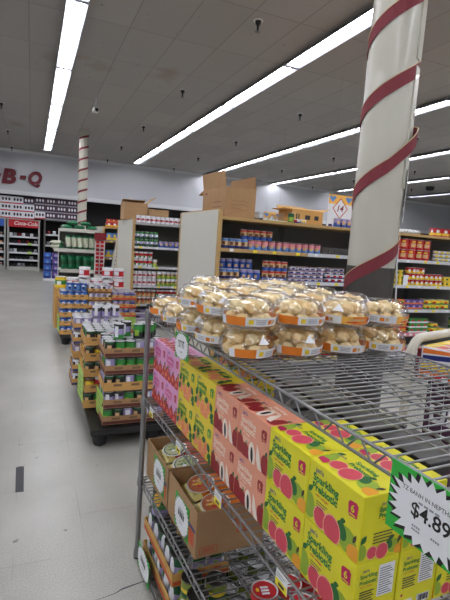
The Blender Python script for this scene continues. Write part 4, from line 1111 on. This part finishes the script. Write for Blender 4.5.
# ------------------------------------------------------------------ drink cartons
CW, CD, CH = .1585, .102, .128
def carton(kind, facts=False):
    bg, tx = dict(yel=('c_yel', 'c_txt'), yg=('c_yg', 'c_txt2'), sal=('c_sal', 'c_txtw'), pink=('c_pink', 'c_txtp'))[kind]
    m = UM(); m.box((0, -CW/2, 0), (CD, CW/2, CH), bg, .002)
    def fruit(O, U, V, w, h, base, big=1.0, clip=None):
        e = .0005
        def f(p, mt, k=0): m.flat(p, O, U, V, mt, .0004+.0002*k, clip)
        if kind == 'yel':
            f(circ(w*.06, base+.030*big, .018*big, .026*big, 14, .2), 'c_guava', 0); f(leaf(w*.02, base+.055*big, .02, .006, .9), 'c_leaf', 1)
            f(circ(w*.80, base+.026*big, .024*big, .022*big, 14, -.4), 'c_guava', 0); f(circ(w*.93, base+.012*big, .018*big, .016*big, 12), 'c_or', 1)
            f(circ(w*.70, base+.034*big, .012*big, .017*big, 12, .5), 'c_leaf', 1); f(leaf(w*.66, base+.05*big, .016, .005, .4), 'c_leaf', 2)
            f(circ(w*.30, base+.022*big, .0205*big, .021*big), 'c_rind', 2); f(circ(w*.30, base+.022*big, .018*big, .0185*big), 'c_flesh', 3)
            f(circ(w*.53, base+.020*big, .0245*big, .027*big), 'c_rind', 4); f(circ(w*.53, base+.020*big, .0222*big, .0245*big), 'c_flesh', 5)
            f(leaf(w*.90, base+.03*big, .02, .004, 1.2), 'c_stem', 3)
        elif kind == 'yg':
            for x, y, r in ((.18, .030, .017), (.45, .024, .020), (.72, .036, .016), (.62, .008, .016)):
                f(circ(w*x, base+y*big, r*big, r*1.15*big), 'c_cit', 1); f(circ(w*x, base+y*big, r*.75*big, r*.85*big), 'c_rind', 2); f(circ(w*x, base+y*big, r*.6*big, r*.7*big), 'c_cit', 3)
            for x, y, a in ((.02, .02, .8), (.30, .045, 1.4), (.82, .012, .6), (.9, .03, 2.0), (.52, .05, .3), (.08, .045, 1.2), (.86, .005, .1)):
                f(leaf(w*x, base+y*big, .030*big, .010*big, a), 'c_leaf', 4)
        elif kind == 'sal':
            for x, y, r in ((.08, .022, .022), (.30, .012, .020), (.93, .024, .018)):
                f(circ(w*x, base+y*big, r*big, r*1.2*big), 'c_sred', 1); f(leaf(w*x, base+(y+r)*big, .015, .005, 1.2), 'c_leaf', 2)
            f(circ(w*.52, base+.020*big, .016*big, .030*big, 16, .15), 'c_lych', 3); f(circ(w*.52, base+.020*big, .006*big, .019*big, 12, .15), 'black', 4)
            f([(w*.66, base+.055*big), (w*.72, base+.045*big), (w*.86, base+.0*big), (w*.74, base-.0*big), (w*.66, base+.02*big)], 'c_lych', 3)
            f(circ(w*.88, base+.006*big, .02*big, .014*big), 'c_sred', 2)
        else:
            for x, y, r in ((.1, .018, .020), (.34, .012, .018), (.60, .020, .021), (.86, .012, .019), (.95, .034, .014), (.2, .036, .012)):
                f(circ(w*x, base+y*big, r*big, r*1.15*big), 'c_straw', 1); f(leaf(w*x-.006, base+(y+r*.9)*big, .018, .006, 1.0), 'c_leaf', 2); f(circ(w*x-.003, base+(y+.003)*big, r*.4*big), 'c_cit', 3)
    # front face (towards the aisle)
    O = (0, CW/2, 0); U = (0,-1,0); V = (0,0,1)
    def face(O, U, V, w, h, x, y, k=1.0, badge=True, small=True):
        m.text("jan's", O, U, V, x, y+.036*k, .0105*k, 'c_blue', .0012, .01)
        m.text('Sparkling', O, U, V, x-.006*k, y+.0145*k, .0155*k, tx, .0012, .03)
        m.text('Prebiotic', O, U, V, x-.006*k, y+.000*k, .0155*k, tx, .0014, .03)
        m.text('with collagen', O, U, V, x+.006*k, y-.0105*k, .0055*k, 'c_redtxt' if kind != 'sal' else 'c_txtw', .0012, .02)
        if small:
            for q in range(3): m.flat(rect(x+.01*k, y-.0185*k-.0055*k*q, x+(.045-.006*q)*k, y-.0165*k-.0055*k*q), O, U, V, 'c_ink' if kind == 'yel' else tx, .0012)
        if badge:
            bx, by = w-.024, h-.036
            bc = dict(yel='c_mag', yg='c_txt2', sal='c_sred', pink='c_straw')[kind]
            m.flat([(bx-.011, by-.010), (bx-.008, by-.015), (bx+.012, by-.012), (bx+.013, by+.012), (bx+.008, by+.016), (bx-.009, by+.014), (bx-.013, by+.008)], O, U, V, bc, .0010)
            m.text('6', O, U, V, bx, by-.005, .014, 'c_yel' if kind == 'yel' else bg, .0016, .03, 'c')
            m.flat(rect(bx-.007, by-.011, bx+.008, by-.0085), O, U, V, bg, .0014)
    fruit(O, U, V, CW, CH, 0.0, 1.08, (.001, .001, CW-.001, CH-.001))
    face(O, U, V, CW, CH, .022, .070)
    # end faces
    for O, U in (((0, -CW/2, 0), (1,0,0)), ((CD, CW/2, 0), (-1,0,0))):
        V = (0,0,1)
        if facts:
            m.text("jan's", O, U, V, .016, .108, .006, 'c_blue', .001, .01); m.text('Sparkling', O, U, V, .010, .096, .0080, tx, .001, .02); m.text('Prebiotic', O, U, V, .010, .086, .0080, tx, .001, .02)
            m.text('with collagen', O, U, V, .012, .079, .004, 'c_redtxt', .001)
            m.flat(rect(.054, .052, .093, .116), O, U, V, 'paper', .0006)
            for q in range(12): m.flat(rect(.057, .056+.0047*q, .090-.004*(q % 3), .0574+.0047*q), O, U, V, 'dark_lbl', .0010)
            for q in range(5): m.flat(rect(.012, .070-.005*q, .046-.004*(q % 2), .0725-.005*q), O, U, V, 'c_ink', .001)
            m.flat(rect(.010, .010, .044, .024), O, U, V, 'paper', .0006); m.flat(rect(.056, .008, .090, .026), O, U, V, 'paper', .0006)
            for q in range(9): m.flat(rect(.060+.003*q, .011, .0615+.003*q+.0006*(q % 3), .024), O, U, V, 'black', .0010)
            m.flat(circ(.014, .036, .003), O, U, V, 'c_mag', .001)
            continue
        fruit(O, U, V, CD, CH, .004, .62, (.001, .001, CD-.001, CH-.001))
        face(O, U, V, CD, CH, .042, .082, .62, False, False)
        for q in range(4): m.flat(rect(.030, .052-.006*q, .080-.005*(q % 2), .0545-.006*q), O, U, V, 'c_ink', .0010)
    # back face: facts panel and barcode
    O = (CD, -CW/2, 0); U = (0,1,0)
    m.flat(rect(.095, .05, .14, .12), O, U, (0,0,1), 'paper', .0008); m.flat(rect(.02, .02, .07, .045), O, U, (0,0,1), 'paper', .0008)
    # top
    O = (0, CW/2, CH); U = (0,-1,0); V = (1,0,0)
    fruit(O, U, V, CW, CD, .012, .95, (.002, .002, CW-.002, CD-.002))
    m.text('Sparkling', O, U, V, .05, .068, .012, tx, .0016, .03); m.text('Prebiotic', O, U, V, .05, .054, .012, tx, .0016, .03); m.text("jan's", O, U, V, .012, .058, .009, 'c_blue', .0016, .01)
    m.flat([(.008, .012), (.03, .008), (.032, .024), (.02, .03), (.006, .026)], O, U, V, dict(yel='c_mag', yg='c_txt2', sal='c_sred', pink='c_straw')[kind], .0016)
    return m.mesh('carton')
CM = {k: carton(k) for k in ('yel', 'yg', 'sal', 'pink')}
CB = carton('yel', True)
names = dict(yel='lime yellow carton with pink grapefruit', yg='golden yellow carton with citrus and leaves', sal='salmon carton with white fruit', pink='pink carton with strawberries')
order = ['pink', 'pink', 'yg', 'yg', 'sal', 'sal', 'yel', 'yel']
T0 = .030
for ci, k in enumerate(order):
    far = ci % 2 == 0
    for l in range(2):
        for r in range(2):
            if r and k in ('pink', 'sal'): continue
            p = RK(.01+.16*(ci+.5), T0+r*.106, ZS[1]+.005+l*U5*(CH+.001))
            place = ('%s tier, %s column of its flavour, %s' % ('upper' if l else 'lower', 'farther' if far else 'nearer', 'front rank' if r == 0 else 'rear rank'))
            me = CM[k]
            if ci == 7 and l == 0: me = CB
            if k in ('pink', 'sal'): place = place.replace(', front rank', '')
            one('drink_carton', me, '%s, %s' % (names[k], place), 'drink carton', p, TH+random.uniform(-.008, .008), 'six-pack drink cartons on the middle wire shelf')
one('drink_carton', CM['yel'], 'lime yellow carton of the third rank, lower tier, behind the hanging price sign', 'drink carton', RK(.01+.16*7.5, T0+.212, ZS[1]+.005), TH, 'six-pack drink cartons on the middle wire shelf')
snack = pack_mesh(.10, .06, .05, 'c_yel', 'c_flesh', 'c_lych')
for i in range(4): one('fruit_snack_box', snack, 'small colourful fruit box behind the yellow cartons on the middle wire shelf', 'box', RK(1.115+.115*i, .37, ZS[1]+.005), TH+pi/2, 'small fruit boxes behind the yellow cartons')
plum = can_mesh(.034, .10, [(.7, 'plum'), (.3, 'red_dark')], None, 14, 'plum')
for i in range(5): one('glass_jar', plum, 'dark plum jar at the back of the middle wire shelf', 'jar', RK(1.17+.085*i, .50, ZS[1]+.005), 0, 'plum jars on the middle wire shelf')
dk = pack_mesh(.20, .16, .17, 'dark_lbl', 'brown', 'plum', .003); dk2 = pack_mesh(.20, .16, .17, 'dark_lbl', 'plum', 'red_dark', .003)  # cases made up to darken what shows through the wires
for i in range(5):
    for j in range(2):
        one('shrink_wrapped_case', dk if (i+j) % 2 else dk2, 'dark case at the back of the middle wire shelf behind the cartons', 'case', RK(.14+.215*i, .335+.17*j, ZS[1]+.005), TH+pi/2, 'dark cases on the middle wire shelf')

# ------------------------------------------------------------------ low wire shelf: opened cases of pouches
def prC(txt):
    def f(m):
        w = .24; O = (0,0,0); U = (1,0,0); V = (0,0,1)
        m.flat(rect(.016, .012, .085, .040), O, U, V, 'orange_red', .0006); m.flat(rect(.019, .015, .082, .037), O, U, V, 'cardboard', .0010)
        for q in range(2): m.flat(rect(.026, .020+.008*q, .074, .024+.008*q), O, U, V, 'orange_red', .0014)
        m.text('Pa', O, U, V, .140, .098, .022, 'orange_red', .0008, .02, shear=.25); m.text('Cu', O, U, V, .152, .066, .030, 'orange_red', .0008, .015, shear=.25)
        O = (0, .29, 0); U = (0,-1,0)
        m.flat(rect(.19, .03, .27, .085), O, U, V, 'orange_red', .0006); m.flat(rect(.20, .088, .28, .10), O, U, V, 'navy', .0006)
    return f
for (s1, label, fl) in ((.575, 'opened cardboard case of orange pouches on the low wire shelf', 1), (.272, 'opened cardboard case of red and yellow pouches next to the corner post', 0)):
    p = RK(s1, .03, ZS[2]+.005)
    open_carton('cardboard_case', label, p, TH, .268, .302, .172, [], 'cardboard', prC(1), 'cardboard case', None, .004)
def pouch_mesh(main, food):
    m = pillow(.138, .205, .030, 6, main, [(0, .34, 'pouch_yel')])
    O = (-.085, -.0195, 0); U = (1,0,0); V = (0,0,1)
    m.flat(circ(.085, .085, .064, .056, 22), O, U, V, 'plate', .0008); m.flat(circ(.085, .085, .059, .049, 22), O, U, V, 'green_dark' if food == 'food_green' else 'food_red', .0012)
    m.flat(circ(.085, .085, .053, .044, 22), O, U, V, food, .0016)
    rr = random.Random(3)
    for q in range(14):
        a = rr.uniform(0, 6.28); d = rr.uniform(0, .038); m.flat(circ(.085+d*cos(a), .085+d*.8*sin(a), .008, .006, 8, a), O, U, V, rr.choice(['red', 'yellow', 'c_leaf', 'tan_lbl'] if food == 'food_red' else ['label_white', 'c_leaf', 'green_lime', 'olive']), .002)
    return m.mesh('pouch')
P1 = pouch_mesh('pouch_or', 'food_red'); P2 = pouch_mesh('pouch_red', 'food_green')
tilt = radians(14)
for base, P, lab in ((.575, P1, 'orange pouch picturing a red stew bowl'), (.272, P2, 'red and yellow pouch picturing a green salad bowl')):
    for l in range(3):
        for i in range(2):
            # lying on its back in the case, picture up, lower edge towards the aisle
            Um = Vector((sin(TH), -cos(TH), 0)); Vm = Vector((cos(TH)*cos(tilt), sin(TH)*cos(tilt), sin(tilt))); Nm = Um.cross(Vm)
            Mx = Matrix((Um, -Nm, Vm)).transposed()
            Mx = Mx @ Matrix.Rotation(radians(-1 if i == 0 else 1), 3, 'Y')
            q = RK(base-.0765-.141*i, .056, ZS[2]+.026+.041*l)
            one('food_pouch', P, lab+', %s of its pile, %s end' % (['bottom', 'middle', 'top'][l], 'near' if i == 0 else 'far'), 'pouch', q, Mx.to_euler(), 'pouches in the cardboard cases')

# flat red tins farther along the low shelf
m = UM(); m.lathe([(.036, 0), (.040, .002, 'red'), (.040, .026, 'tin'), (.041, .029, 'tin'), (.038, .030, 'tin'), (.036, .027, 'red'), (.0, .0275)], 'red', 20)
for k in range(3): m.flat(rect(-.02+.012*k, -.012, -.012+.012*k, .012), (0,0,.0282), (1,0,0), (0,1,0), 'label_white', .0004)
m.flat(circ(0, .022, .008, .005), (0,0,.0282), (1,0,0), (0,1,0), 'yellow', .0004)
rt = m.mesh('tin')
for i in range(9):
    for j in range(6):
        for l in range(1):
            one('flat_red_tin', rt, 'small flat red tin with white lettering on the low wire shelf past the cardboard case', 'tin', RK(.80+.085*i, .165+.085*j if i < 1 else .075+.085*j, ZS[2]+.005+.0325*l), -TH+1.4, 'flat red tins on the low wire shelf')

# bottom wire shelf: trays of tall cans and rows of silver-topped cans
def near_can(r, h, rings, patch, tabs=True):
    b = UM(); prof = [(r*.95, 0, rings[0][1]), (r, .004, rings[0][1])]; z = 0
    for i, (f, mt) in enumerate(rings):
        z += f; prof.append((r, .004+(h-.008)*z, rings[i+1][1] if i+1 < len(rings) else rings[-1][1]))
    b.lathe(prof, rings[0][1], 24, capt=False)
    for (mt, a0, a1, half, cs) in patch:
        for c in cs:
            K_ = 8; vs = []
            for k in range(K_+1):
                t = c-half+2*half*k/K_; zz = sqrt(max(0, 1-((k/K_-.5)*2)**2))*.5
                zm = (a0+a1)/2; dz = (a1-a0)*zz
                vs += [(r*1.008*cos(t), r*1.008*sin(t), h*(zm-dz)), (r*1.008*cos(t), r*1.008*sin(t), h*(zm+dz))]
            b.add(vs, [(2*k, 2*k+2, 2*k+3, 2*k+1) for k in range(K_)], mt, True)
    l = UM(); l.lathe([(r*1.02, h-.006), (r*1.03, h-.002), (r*1.02, h), (r*.95, h), (r*.93, h-.005), (r*.80, h-.0055), (r*.78, h-.004), (r*.55, h-.004), (r*.53, h-.0055), (0, h-.0055)], 'lid_near', 24)
    t = UM(); t.tube([(r*.55+.011*cos(a), .011*sin(a)*.8, h-.003) for a in [2*pi*k/12 for k in range(12)]], .0016, 'lid_near', 5, closed=True); t.box((r*.5, -.004, h-.0042), (r*.88, .004, h-.0028), 'lid_near')
    return b.mesh('can_body'), l.mesh('can_lid'), t.mesh('pull_tab')
def make_can(nm_, parts, label, loc, rot, group):
    t = thing('food_can', label, 'can', loc, rot, group)
    obj('label_body', parts[0], t); l = obj('can_lid', parts[1], t); obj('pull_tab', parts[2], l); return t
ACS = (pi+.5, pi+.5-2.1, pi+.5+2.1)
CU = near_can(.0375, .185, [(.06, 'green_dark'), (.24, 'olive'), (.36, 'olive'), (.10, 'green_dark'), (.08, 'yellow'), (.16, 'olive')], [('label_white', .28, .62, .62, ACS), ('green', .33, .60, .5, ACS), ('green_lime', .36, .58, .36, ACS), ('yellow', .12, .22, .6, ACS)])
CO = near_can(.036, .103, [(.12, 'green'), (.5, 'lavender'), (.38, 'green_dark')], [('label_white', .1, .95, .35, ACS), ('green_lime', .1, .55, .4, (pi-.5, pi-2.6, pi+1.6))])
CP = near_can(.0365, .112, [(.3, 'lavender'), (.5, 'green'), (.2, 'green_dark')], [('orange_light', .4, .92, .55, ACS), ('yellow', .55, .85, .3, ACS)])
CV = near_can(.0375, .108, [(.6, 'green_dark'), (.4, 'olive')], [('label_white', .2, .8, .5, ACS)])
z0 = ZS[3]+.005
m = tray_mesh(.246, .402, 'tray_tan', 'orange_red', .052)
PC = None; n_ = 0
for l in range(2):
    zz = z0+l*.116
    one('cardboard_tray', m, 'tan cardboard tray of green cans beside the corner post, %s of its pair' % ('upper' if l else 'lower'), 'tray', RK(.405, .02, zz), TH, 'trays by the corner post')
    for i in range(5):
        for j in range(3):
            if l == 0 and j == 1 and 0 < i < 4: continue
            q = RK(.405-.042-.0745*i, .02+.0425+.0745*j, zz+.0036)
            lab = 'green and lavender can in the %s tray beside the corner post' % ('upper' if l else 'lower')
            if not wanted(lab): continue
            if PC is None: PC = make_can('can', CO, lab, q, 0, lab)
            else: dup(PC, q, random.uniform(-.4, .4), lab, lab)
q = RK(.10, .065, z0+.116+.0036+.1095); make_can('can', CP, 'can with a yellow fruit label standing on the tray cans by the corner post', q, .3, None)
PQ = None
for i, (s, tt) in enumerate(((.46, .075), (.545, .065), (.63, .06), (.50, .155))):
    lab = 'tall olive green can of pickles %s' % ['next to the tan trays', 'second from the tan trays', 'farthest from the tan trays', 'in the row behind the other tall cans'][i]
    if not wanted(lab): continue
    if PQ is None: PQ = make_can('can', CU, lab, RK(s, tt, z0), 0, 'tall olive cans')
    else: dup(PQ, RK(s, tt, z0), random.uniform(-.3, .3), lab)
PV = None
for i in range(11):
    for j in range(5):
        if (j < 2 and i < 5) or (j == 0 and i < 8): continue
        q = RK(.055+.083*i, .14+.083*j, z0)
        lab = 'silver-topped green can on the bottom wire shelf behind the trays'
        if not wanted(lab): continue
        if PV is None: PV = make_can('can', CV, lab, q, 0, 'silver-topped cans on the bottom wire shelf')
        else: dup(PV, q, random.uniform(-3, 3))

# ------------------------------------------------------------------ price signs
def burst_sign(w, h, lines, n=26, inner=.80, big=1.0):
    """card in the x-z plane, facing -y, origin at its top centre"""
    m = MB(); m.box((-w/2, 0, -h), (w/2, .0012, 0), 'green_sign')
    O = (0, 0, 0); U = (1,0,0); V = (0,0,1)
    cy = -h/2
    def clampd(p): return [(min(max(x, -w/2), w/2), min(max(y, -h), 0)) for x, y in p]
    def fan(p, mt, off):
        k = len(p); m.add([(0, -off, cy)]+[(x, -off, y) for x, y in p], [(0, 1+i, 1+(i+1) % k) for i in range(k)], mt)
    fan(clampd(star(0, cy, w*.56*big, h*.56*big, n, .80, .06, .12)), 'black', .0004)
    fan(clampd(star(0, cy, w*.515*big, h*.525*big, n, inner, .0, .08)), 'paper', .0008)
    for (t, x, y, hh, mt, bold, maxw) in lines:
        if t == '':      # print too small or blurred to read
            for k in range(4): m.flat(rect(x*w-maxw*w/2+maxw*w*k/4, cy+y*h, x*w-maxw*w/2+maxw*w*(k+.78)/4, cy+(y+hh)*h), O, U, V, mt, .0012)
        else: m.text(t, O, U, V, x*w, cy+y*h, hh*h, mt, .0012, bold, 'c', None if maxw is None else maxw*w)
    return m
# orientation of a card hung flat on the aisle side of the rack
RZ = TH-pi/2
def rack_sign(mb, s, z, label, out=.006, tilt=0, rx=0):
    p = RK(s, -out, z)
    R_ = Matrix.Rotation(RZ, 4, 'Z') @ Matrix.Rotation(tilt, 4, 'Y') @ Matrix.Rotation(rx, 4, 'X')
    return one('price_sign', mb, label, 'price sign', p, R_.to_euler())
b = burst_sign(.155, .111, [('TZ BANH IN NEPTHAN 2', 0, .19, .062, 'dark_lbl', .004, .66), ('', .0, .105, .032, 'label_grey', 0, .25), ('$4.89', .02, -.13, .20, 'black', .015, .56), ('', -.12, -.24, .03, 'label_grey', 0, .1), ('', .1, -.25, .03, 'label_grey', 0, .1), ('', -.12, -.29, .03, 'label_grey', 0, .1)], 24, .76)
rack_sign(b, 1.448, ZS[0]+.004, 'green starburst sign reading $4.89 hung on the top shelf edge', .008)
b = burst_sign(.132, .090, [('', 0, .16, .06, 'dark_lbl', .0, .5), ('$1.95', 0, -.08, .20, 'dark_lbl', .01, .5), ('', 0, -.25, .05, 'label_grey', 0, .2)], 30, .87, 1.03)
rack_sign(b, .438, ZS[0]-.004, 'small green starburst sign reading $1.95 under the cookie packs', .009, radians(-5))
b = burst_sign(.145, .130, [('', 0, .15, .05, 'label_grey', 0, .4), ('', 0, -.06, .18, 'dark_lbl', .01, .45), ('', 0, -.22, .04, 'label_grey', 0, .2)], 30, .87, 1.06)
rack_sign(b, .165, ZS[2]+.158, 'green starburst sign fixed to the case of red and yellow pouches', -.028)
b = burst_sign(.145, .130, [('', 0, .15, .05, 'label_grey', 0, .4), ('', 0, -.06, .18, 'dark_lbl', .01, .45), ('', 0, -.22, .04, 'label_grey', 0, .2)], 30, .87, 1.06)
rack_sign(b, .44, ZS[2]+.146, 'green starburst sign fixed to the case of orange pouches', -.028)
b = burst_sign(.175, .118, [('', 0, .15, .05, 'label_grey', 0, .4), ('', 0, -.06, .18, 'dark_lbl', .01, .45), ('', 0, -.22, .04, 'label_grey', 0, .2)], 30, .87, 1.06)
rack_sign(b, .135, .128, 'green starburst sign on the trays of green cans near the floor', .010)
# yellow shelf-edge price tags
m = UM(); m.box((-.022, -.0012, -.034), (.022, 0, .002), 'paper')
m.flat(rect(-.022, -.034, .022, -.017), (0, -.0012, 0), (1,0,0), (0,0,1), 'yellow_tag', .0004)
m.flat(rect(-.010, -.029, .012, -.022), (0, -.0012, 0), (1,0,0), (0,0,1), 'dark_lbl', .0008)
for q in range(2): m.flat(rect(-.018, -.006-.006*q, .014-.008*q, -.004-.006*q), (0, -.0012, 0), (1,0,0), (0,0,1), 'label_grey', .0004)
tg = m.mesh('tag')
for i, s in enumerate((.13, .46, .79, 1.12)):
    one('shelf_price_tag', tg, 'white and yellow price tag on the middle wire shelf edge, %s the corner post' % ['closest to', 'second from', 'third from', 'fourth from'][i], 'price tag', RK(s, -.006, ZS[1]), (0, 0, RZ))

# ------------------------------------------------------------------ shopping cart behind the rack
def cart(loc, rot):
    t = thing('shopping_cart', 'shopping cart with a thick cream frame behind the wire rack', 'shopping cart', loc, rot)
    W, Lc = .56, .92
    m = MB()
    pts = []
    zt_ = 1.075; r = .10
    def arc(cx, cz, a0, a1, n=7): return [(cx+r*cos(a0+(a1-a0)*k/n), 0, cz+r*sin(a0+(a1-a0)*k/n)) for k in range(n+1)]
    pts = [(0, 0, .30)]+arc(r, zt_-r, pi, pi/2)+arc(W-r, zt_-r, pi/2, 0)+[(W, 0, .30)]
    m.tube(pts, .024, 'cart_cream', 12); obj('handle_frame', m, t)
    m = MB()
    z1_, z0_ = .985, .50
    rim = [(.03, .03, z1_), (W-.03, .03, z1_), (W-.03, -Lc, z1_-.03), (.03, -Lc, z1_-.03)]
    bot = [(.06, .0, z0_), (W-.06, .0, z0_), (W-.09, -Lc+.08, z0_+.04), (.09, -Lc+.08, z0_+.04)]
    m.tube(rim, .005, 'cart_wire', 6, closed=True); m.tube(bot, .004, 'cart_wire', 6, closed=True)
    def lerp(a, b, u): return tuple(a[i]+(b[i]-a[i])*u for i in range(3))
    for a, b, n in ((0,1,9), (1,2,14), (2,3,9), (3,0,14)):
        for k in range(n): m.tube([lerp(rim[a], rim[b], k/n), lerp(bot[a], bot[b], k/n)], .0016, 'cart_wire', 5)
        for u in (.33, .66): m.tube([lerp(rim[a], bot[a], u), lerp(rim[b], bot[b], u)], .0028, 'cart_wire', 5)
    for k in range(1, 12): m.tube([lerp(bot[0], bot[1], k/12), lerp(bot[3], bot[2], k/12)], .0022, 'cart_wire', 5)
    obj('basket', m, t)
    m = MB()
    for x in (.03, W-.03): m.tube([(x, .0, .45), (x, -.02, .22), (x, -Lc+.05, .16), (x, -Lc+.02, .12)], .013, 'cart_cream', 8)
    m.tube([(.03, -.02, .22), (W-.03, -.02, .22)], .010, 'cart_wire', 8); m.tube([(.03, -Lc+.05, .16), (W-.03, -Lc+.05, .16)], .010, 'cart_wire', 8)
    for k in range(1, 9): m.tube([(.03+(W-.06)*k/9, -.02, .225), (.03+(W-.06)*k/9, -Lc+.05, .165)], .004, 'cart_wire', 5)
    obj('lower_frame', m, t)
    for x in (.03, W-.03):
        for y, zz in ((-.04, .18), (-Lc+.02, .12)):
            m = MB(); m.cyl((x-.014, y, .052), (x+.014, y, .052), .052, 'rubber', 16); w_ = obj('wheel', m, t)
            m = MB(); m.tube([(x-.018, y, .05), (x-.018, y, .115), (x+.018, y, .115), (x+.018, y, .05)], .004, 'cart_wire', 5); m.cyl((x, y, .115), (x, y, zz+.03), .008, 'cart_wire', 8); obj('fork', m, w_)
    return t
CR = radians(18)
CL = Vector((1.80, 1.74, 0))
cart(CL, CR)
def CT(a, b, z): return CL+Vector((a*cos(CR)-b*sin(CR), a*sin(CR)+b*cos(CR), z))
m = MB(); m.box((-.055, -.09, 0), (.055, .09, .17), 'label_white', .003)
O = (-.055, .09, 0)
for O, U, w in (((-.055, .09, 0), (0,-1,0), .18), ((-.055, -.09, 0), (1,0,0), .11)):
    m.flat(rect(.004, .004, w-.004, .06), O, U, (0,0,1), 'orange', .001); m.flat(rect(.004, .06, w-.004, .085), O, U, (0,0,1), 'yellow', .001)
    m.flat([(.01, .10), (w-.01, .12), (w-.01, .145), (.01, .125)], O, U, (0,0,1), 'blue_dark', .001); m.flat(circ(w*.35, .07, .03, .025), O, U, (0,0,1), 'yellow', .0015); m.flat(circ(w*.7, .03, .028, .02), O, U, (0,0,1), 'red', .0015)
O = (-.055, .09, .17); U = (0,-1,0); V = (1,0,0)
for a, b, c, d, mt in ((.004,.004,.06,.106,'yellow'), (.06,.004,.11,.05,'pink_lbl'), (.06,.055,.12,.106,'orange'), (.125,.02,.172,.09,'label_grey'), (.115,.004,.175,.018,'red')): m.flat(rect(a, b, c, d), O, U, V, mt, .001)
m.flat([(.02,.02),(.05,.03),(.15,.09),(.12,.095)], O, U, V, 'blue_dark', .0015); m.flat(circ(.09, .05, .02, .015), O, U, V, 'red', .002)
for O, U, w in (((-.055, .09, 0), (0,-1,0), .18), ((-.055, -.09, 0), (1,0,0), .11)):
    m.flat([(.008, .135), (w-.008, .150), (w-.008, .166), (.008, .160)], O, U, (0,0,1), 'orange', .001)
    for q in range(3): m.flat(rect(w*(.15+.25*q), .012, w*(.32+.25*q), .034), O, U, (0,0,1), 'red' if q % 2 else 'label_white', .002)
cb = m.mesh('box')
for i in range(4):
    for j in range(3):
        one('snack_box', cb, 'white, orange and yellow snack box in the shopping cart behind the rack', 'box', CT(.10+.118*j, -.125-.19*i, .875), CR, 'snack boxes in the cart')
m = MB(); m.box((.105, -.78, .0), (.455, -.06, .325), 'plum', .004)
for k in range(3):
    m.text('UN', (.105, -.78, 0), (1,0,0), (0,0,1), .02+.12*k, .10, .09, 'label_white', .001, .03)
    m.text('UN', (.105, -.06, 0), (0,-1,0), (0,0,1), .03+.25*k, .10, .09, 'label_white', .001, .03)
one('printed_case', m, 'dark plum case with white printed letters in the shopping cart under the snack boxes', 'case', CT(0, 0, .548), CR)
m = MB(); m.box((.05, -.027, 0), (.46, -.012, .15), 'red_dark'); one('backing_card', m, 'red-brown card standing in the cart beside the snack boxes', 'card', CT(0, .0, .876), CR)

# the cans that show smallest: one object
if FARCANS:
    m = MB()
    for me, loc, rz in FARCANS:
        Mx = Matrix.Translation(loc) @ Matrix.Rotation(rz, 4, 'Z'); names_ = [q.name for q in me.materials]
        vs = [tuple(Mx @ v.co) for v in me.vertices]
        o_ = len(m.v); m.v += vs
        for f in me.polygons:
            m.f.append(tuple(i+o_ for i in f.vertices)); m.m.append(m.mi(names_[f.material_index])); m.sm.append(f.use_smooth)
    one('food_cans', m, 'small distant food cans filling the shelves and the backs of the can stacks', 'cans', (0,0,0), 0, None, 'stuff')

# ------------------------------------------------------------------ camera, light
cam = bpy.data.cameras.new('camera'); co = bpy.data.objects.new('camera', cam); C.objects.link(co); S.camera = co
fpx = 458.0
cam.sensor_fit = 'VERTICAL'; cam.sensor_height = 36.0; cam.lens = fpx/600*36.0; cam.clip_start = .02; cam.clip_end = 100
yaw, pitch, roll = radians(23.2), radians(7.15), radians(3.95)
fw = Vector((sin(yaw)*cos(pitch), cos(yaw)*cos(pitch), -sin(pitch))); rt = Vector((cos(yaw), -sin(yaw), 0)); up = rt.cross(fw)
r2 = rt*cos(roll)+up*sin(roll); u2 = -rt*sin(roll)+up*cos(roll)
M = Matrix((r2, u2, -fw)).transposed().to_4x4(); M.translation = (0, 0, 1.5); co.matrix_world = M
w = bpy.data.worlds.new('world'); S.world = w; w.use_nodes = True
w.node_tree.nodes['Background'].inputs[0].default_value = lin((225, 230, 240))+(1,); w.node_tree.nodes['Background'].inputs[1].default_value = .35
S.view_settings.view_transform = 'Standard'; S.view_settings.look = 'None'; S.view_settings.gamma = 1; S.view_settings.use_curve_mapping = False
S.view_settings.exposure = 0.48
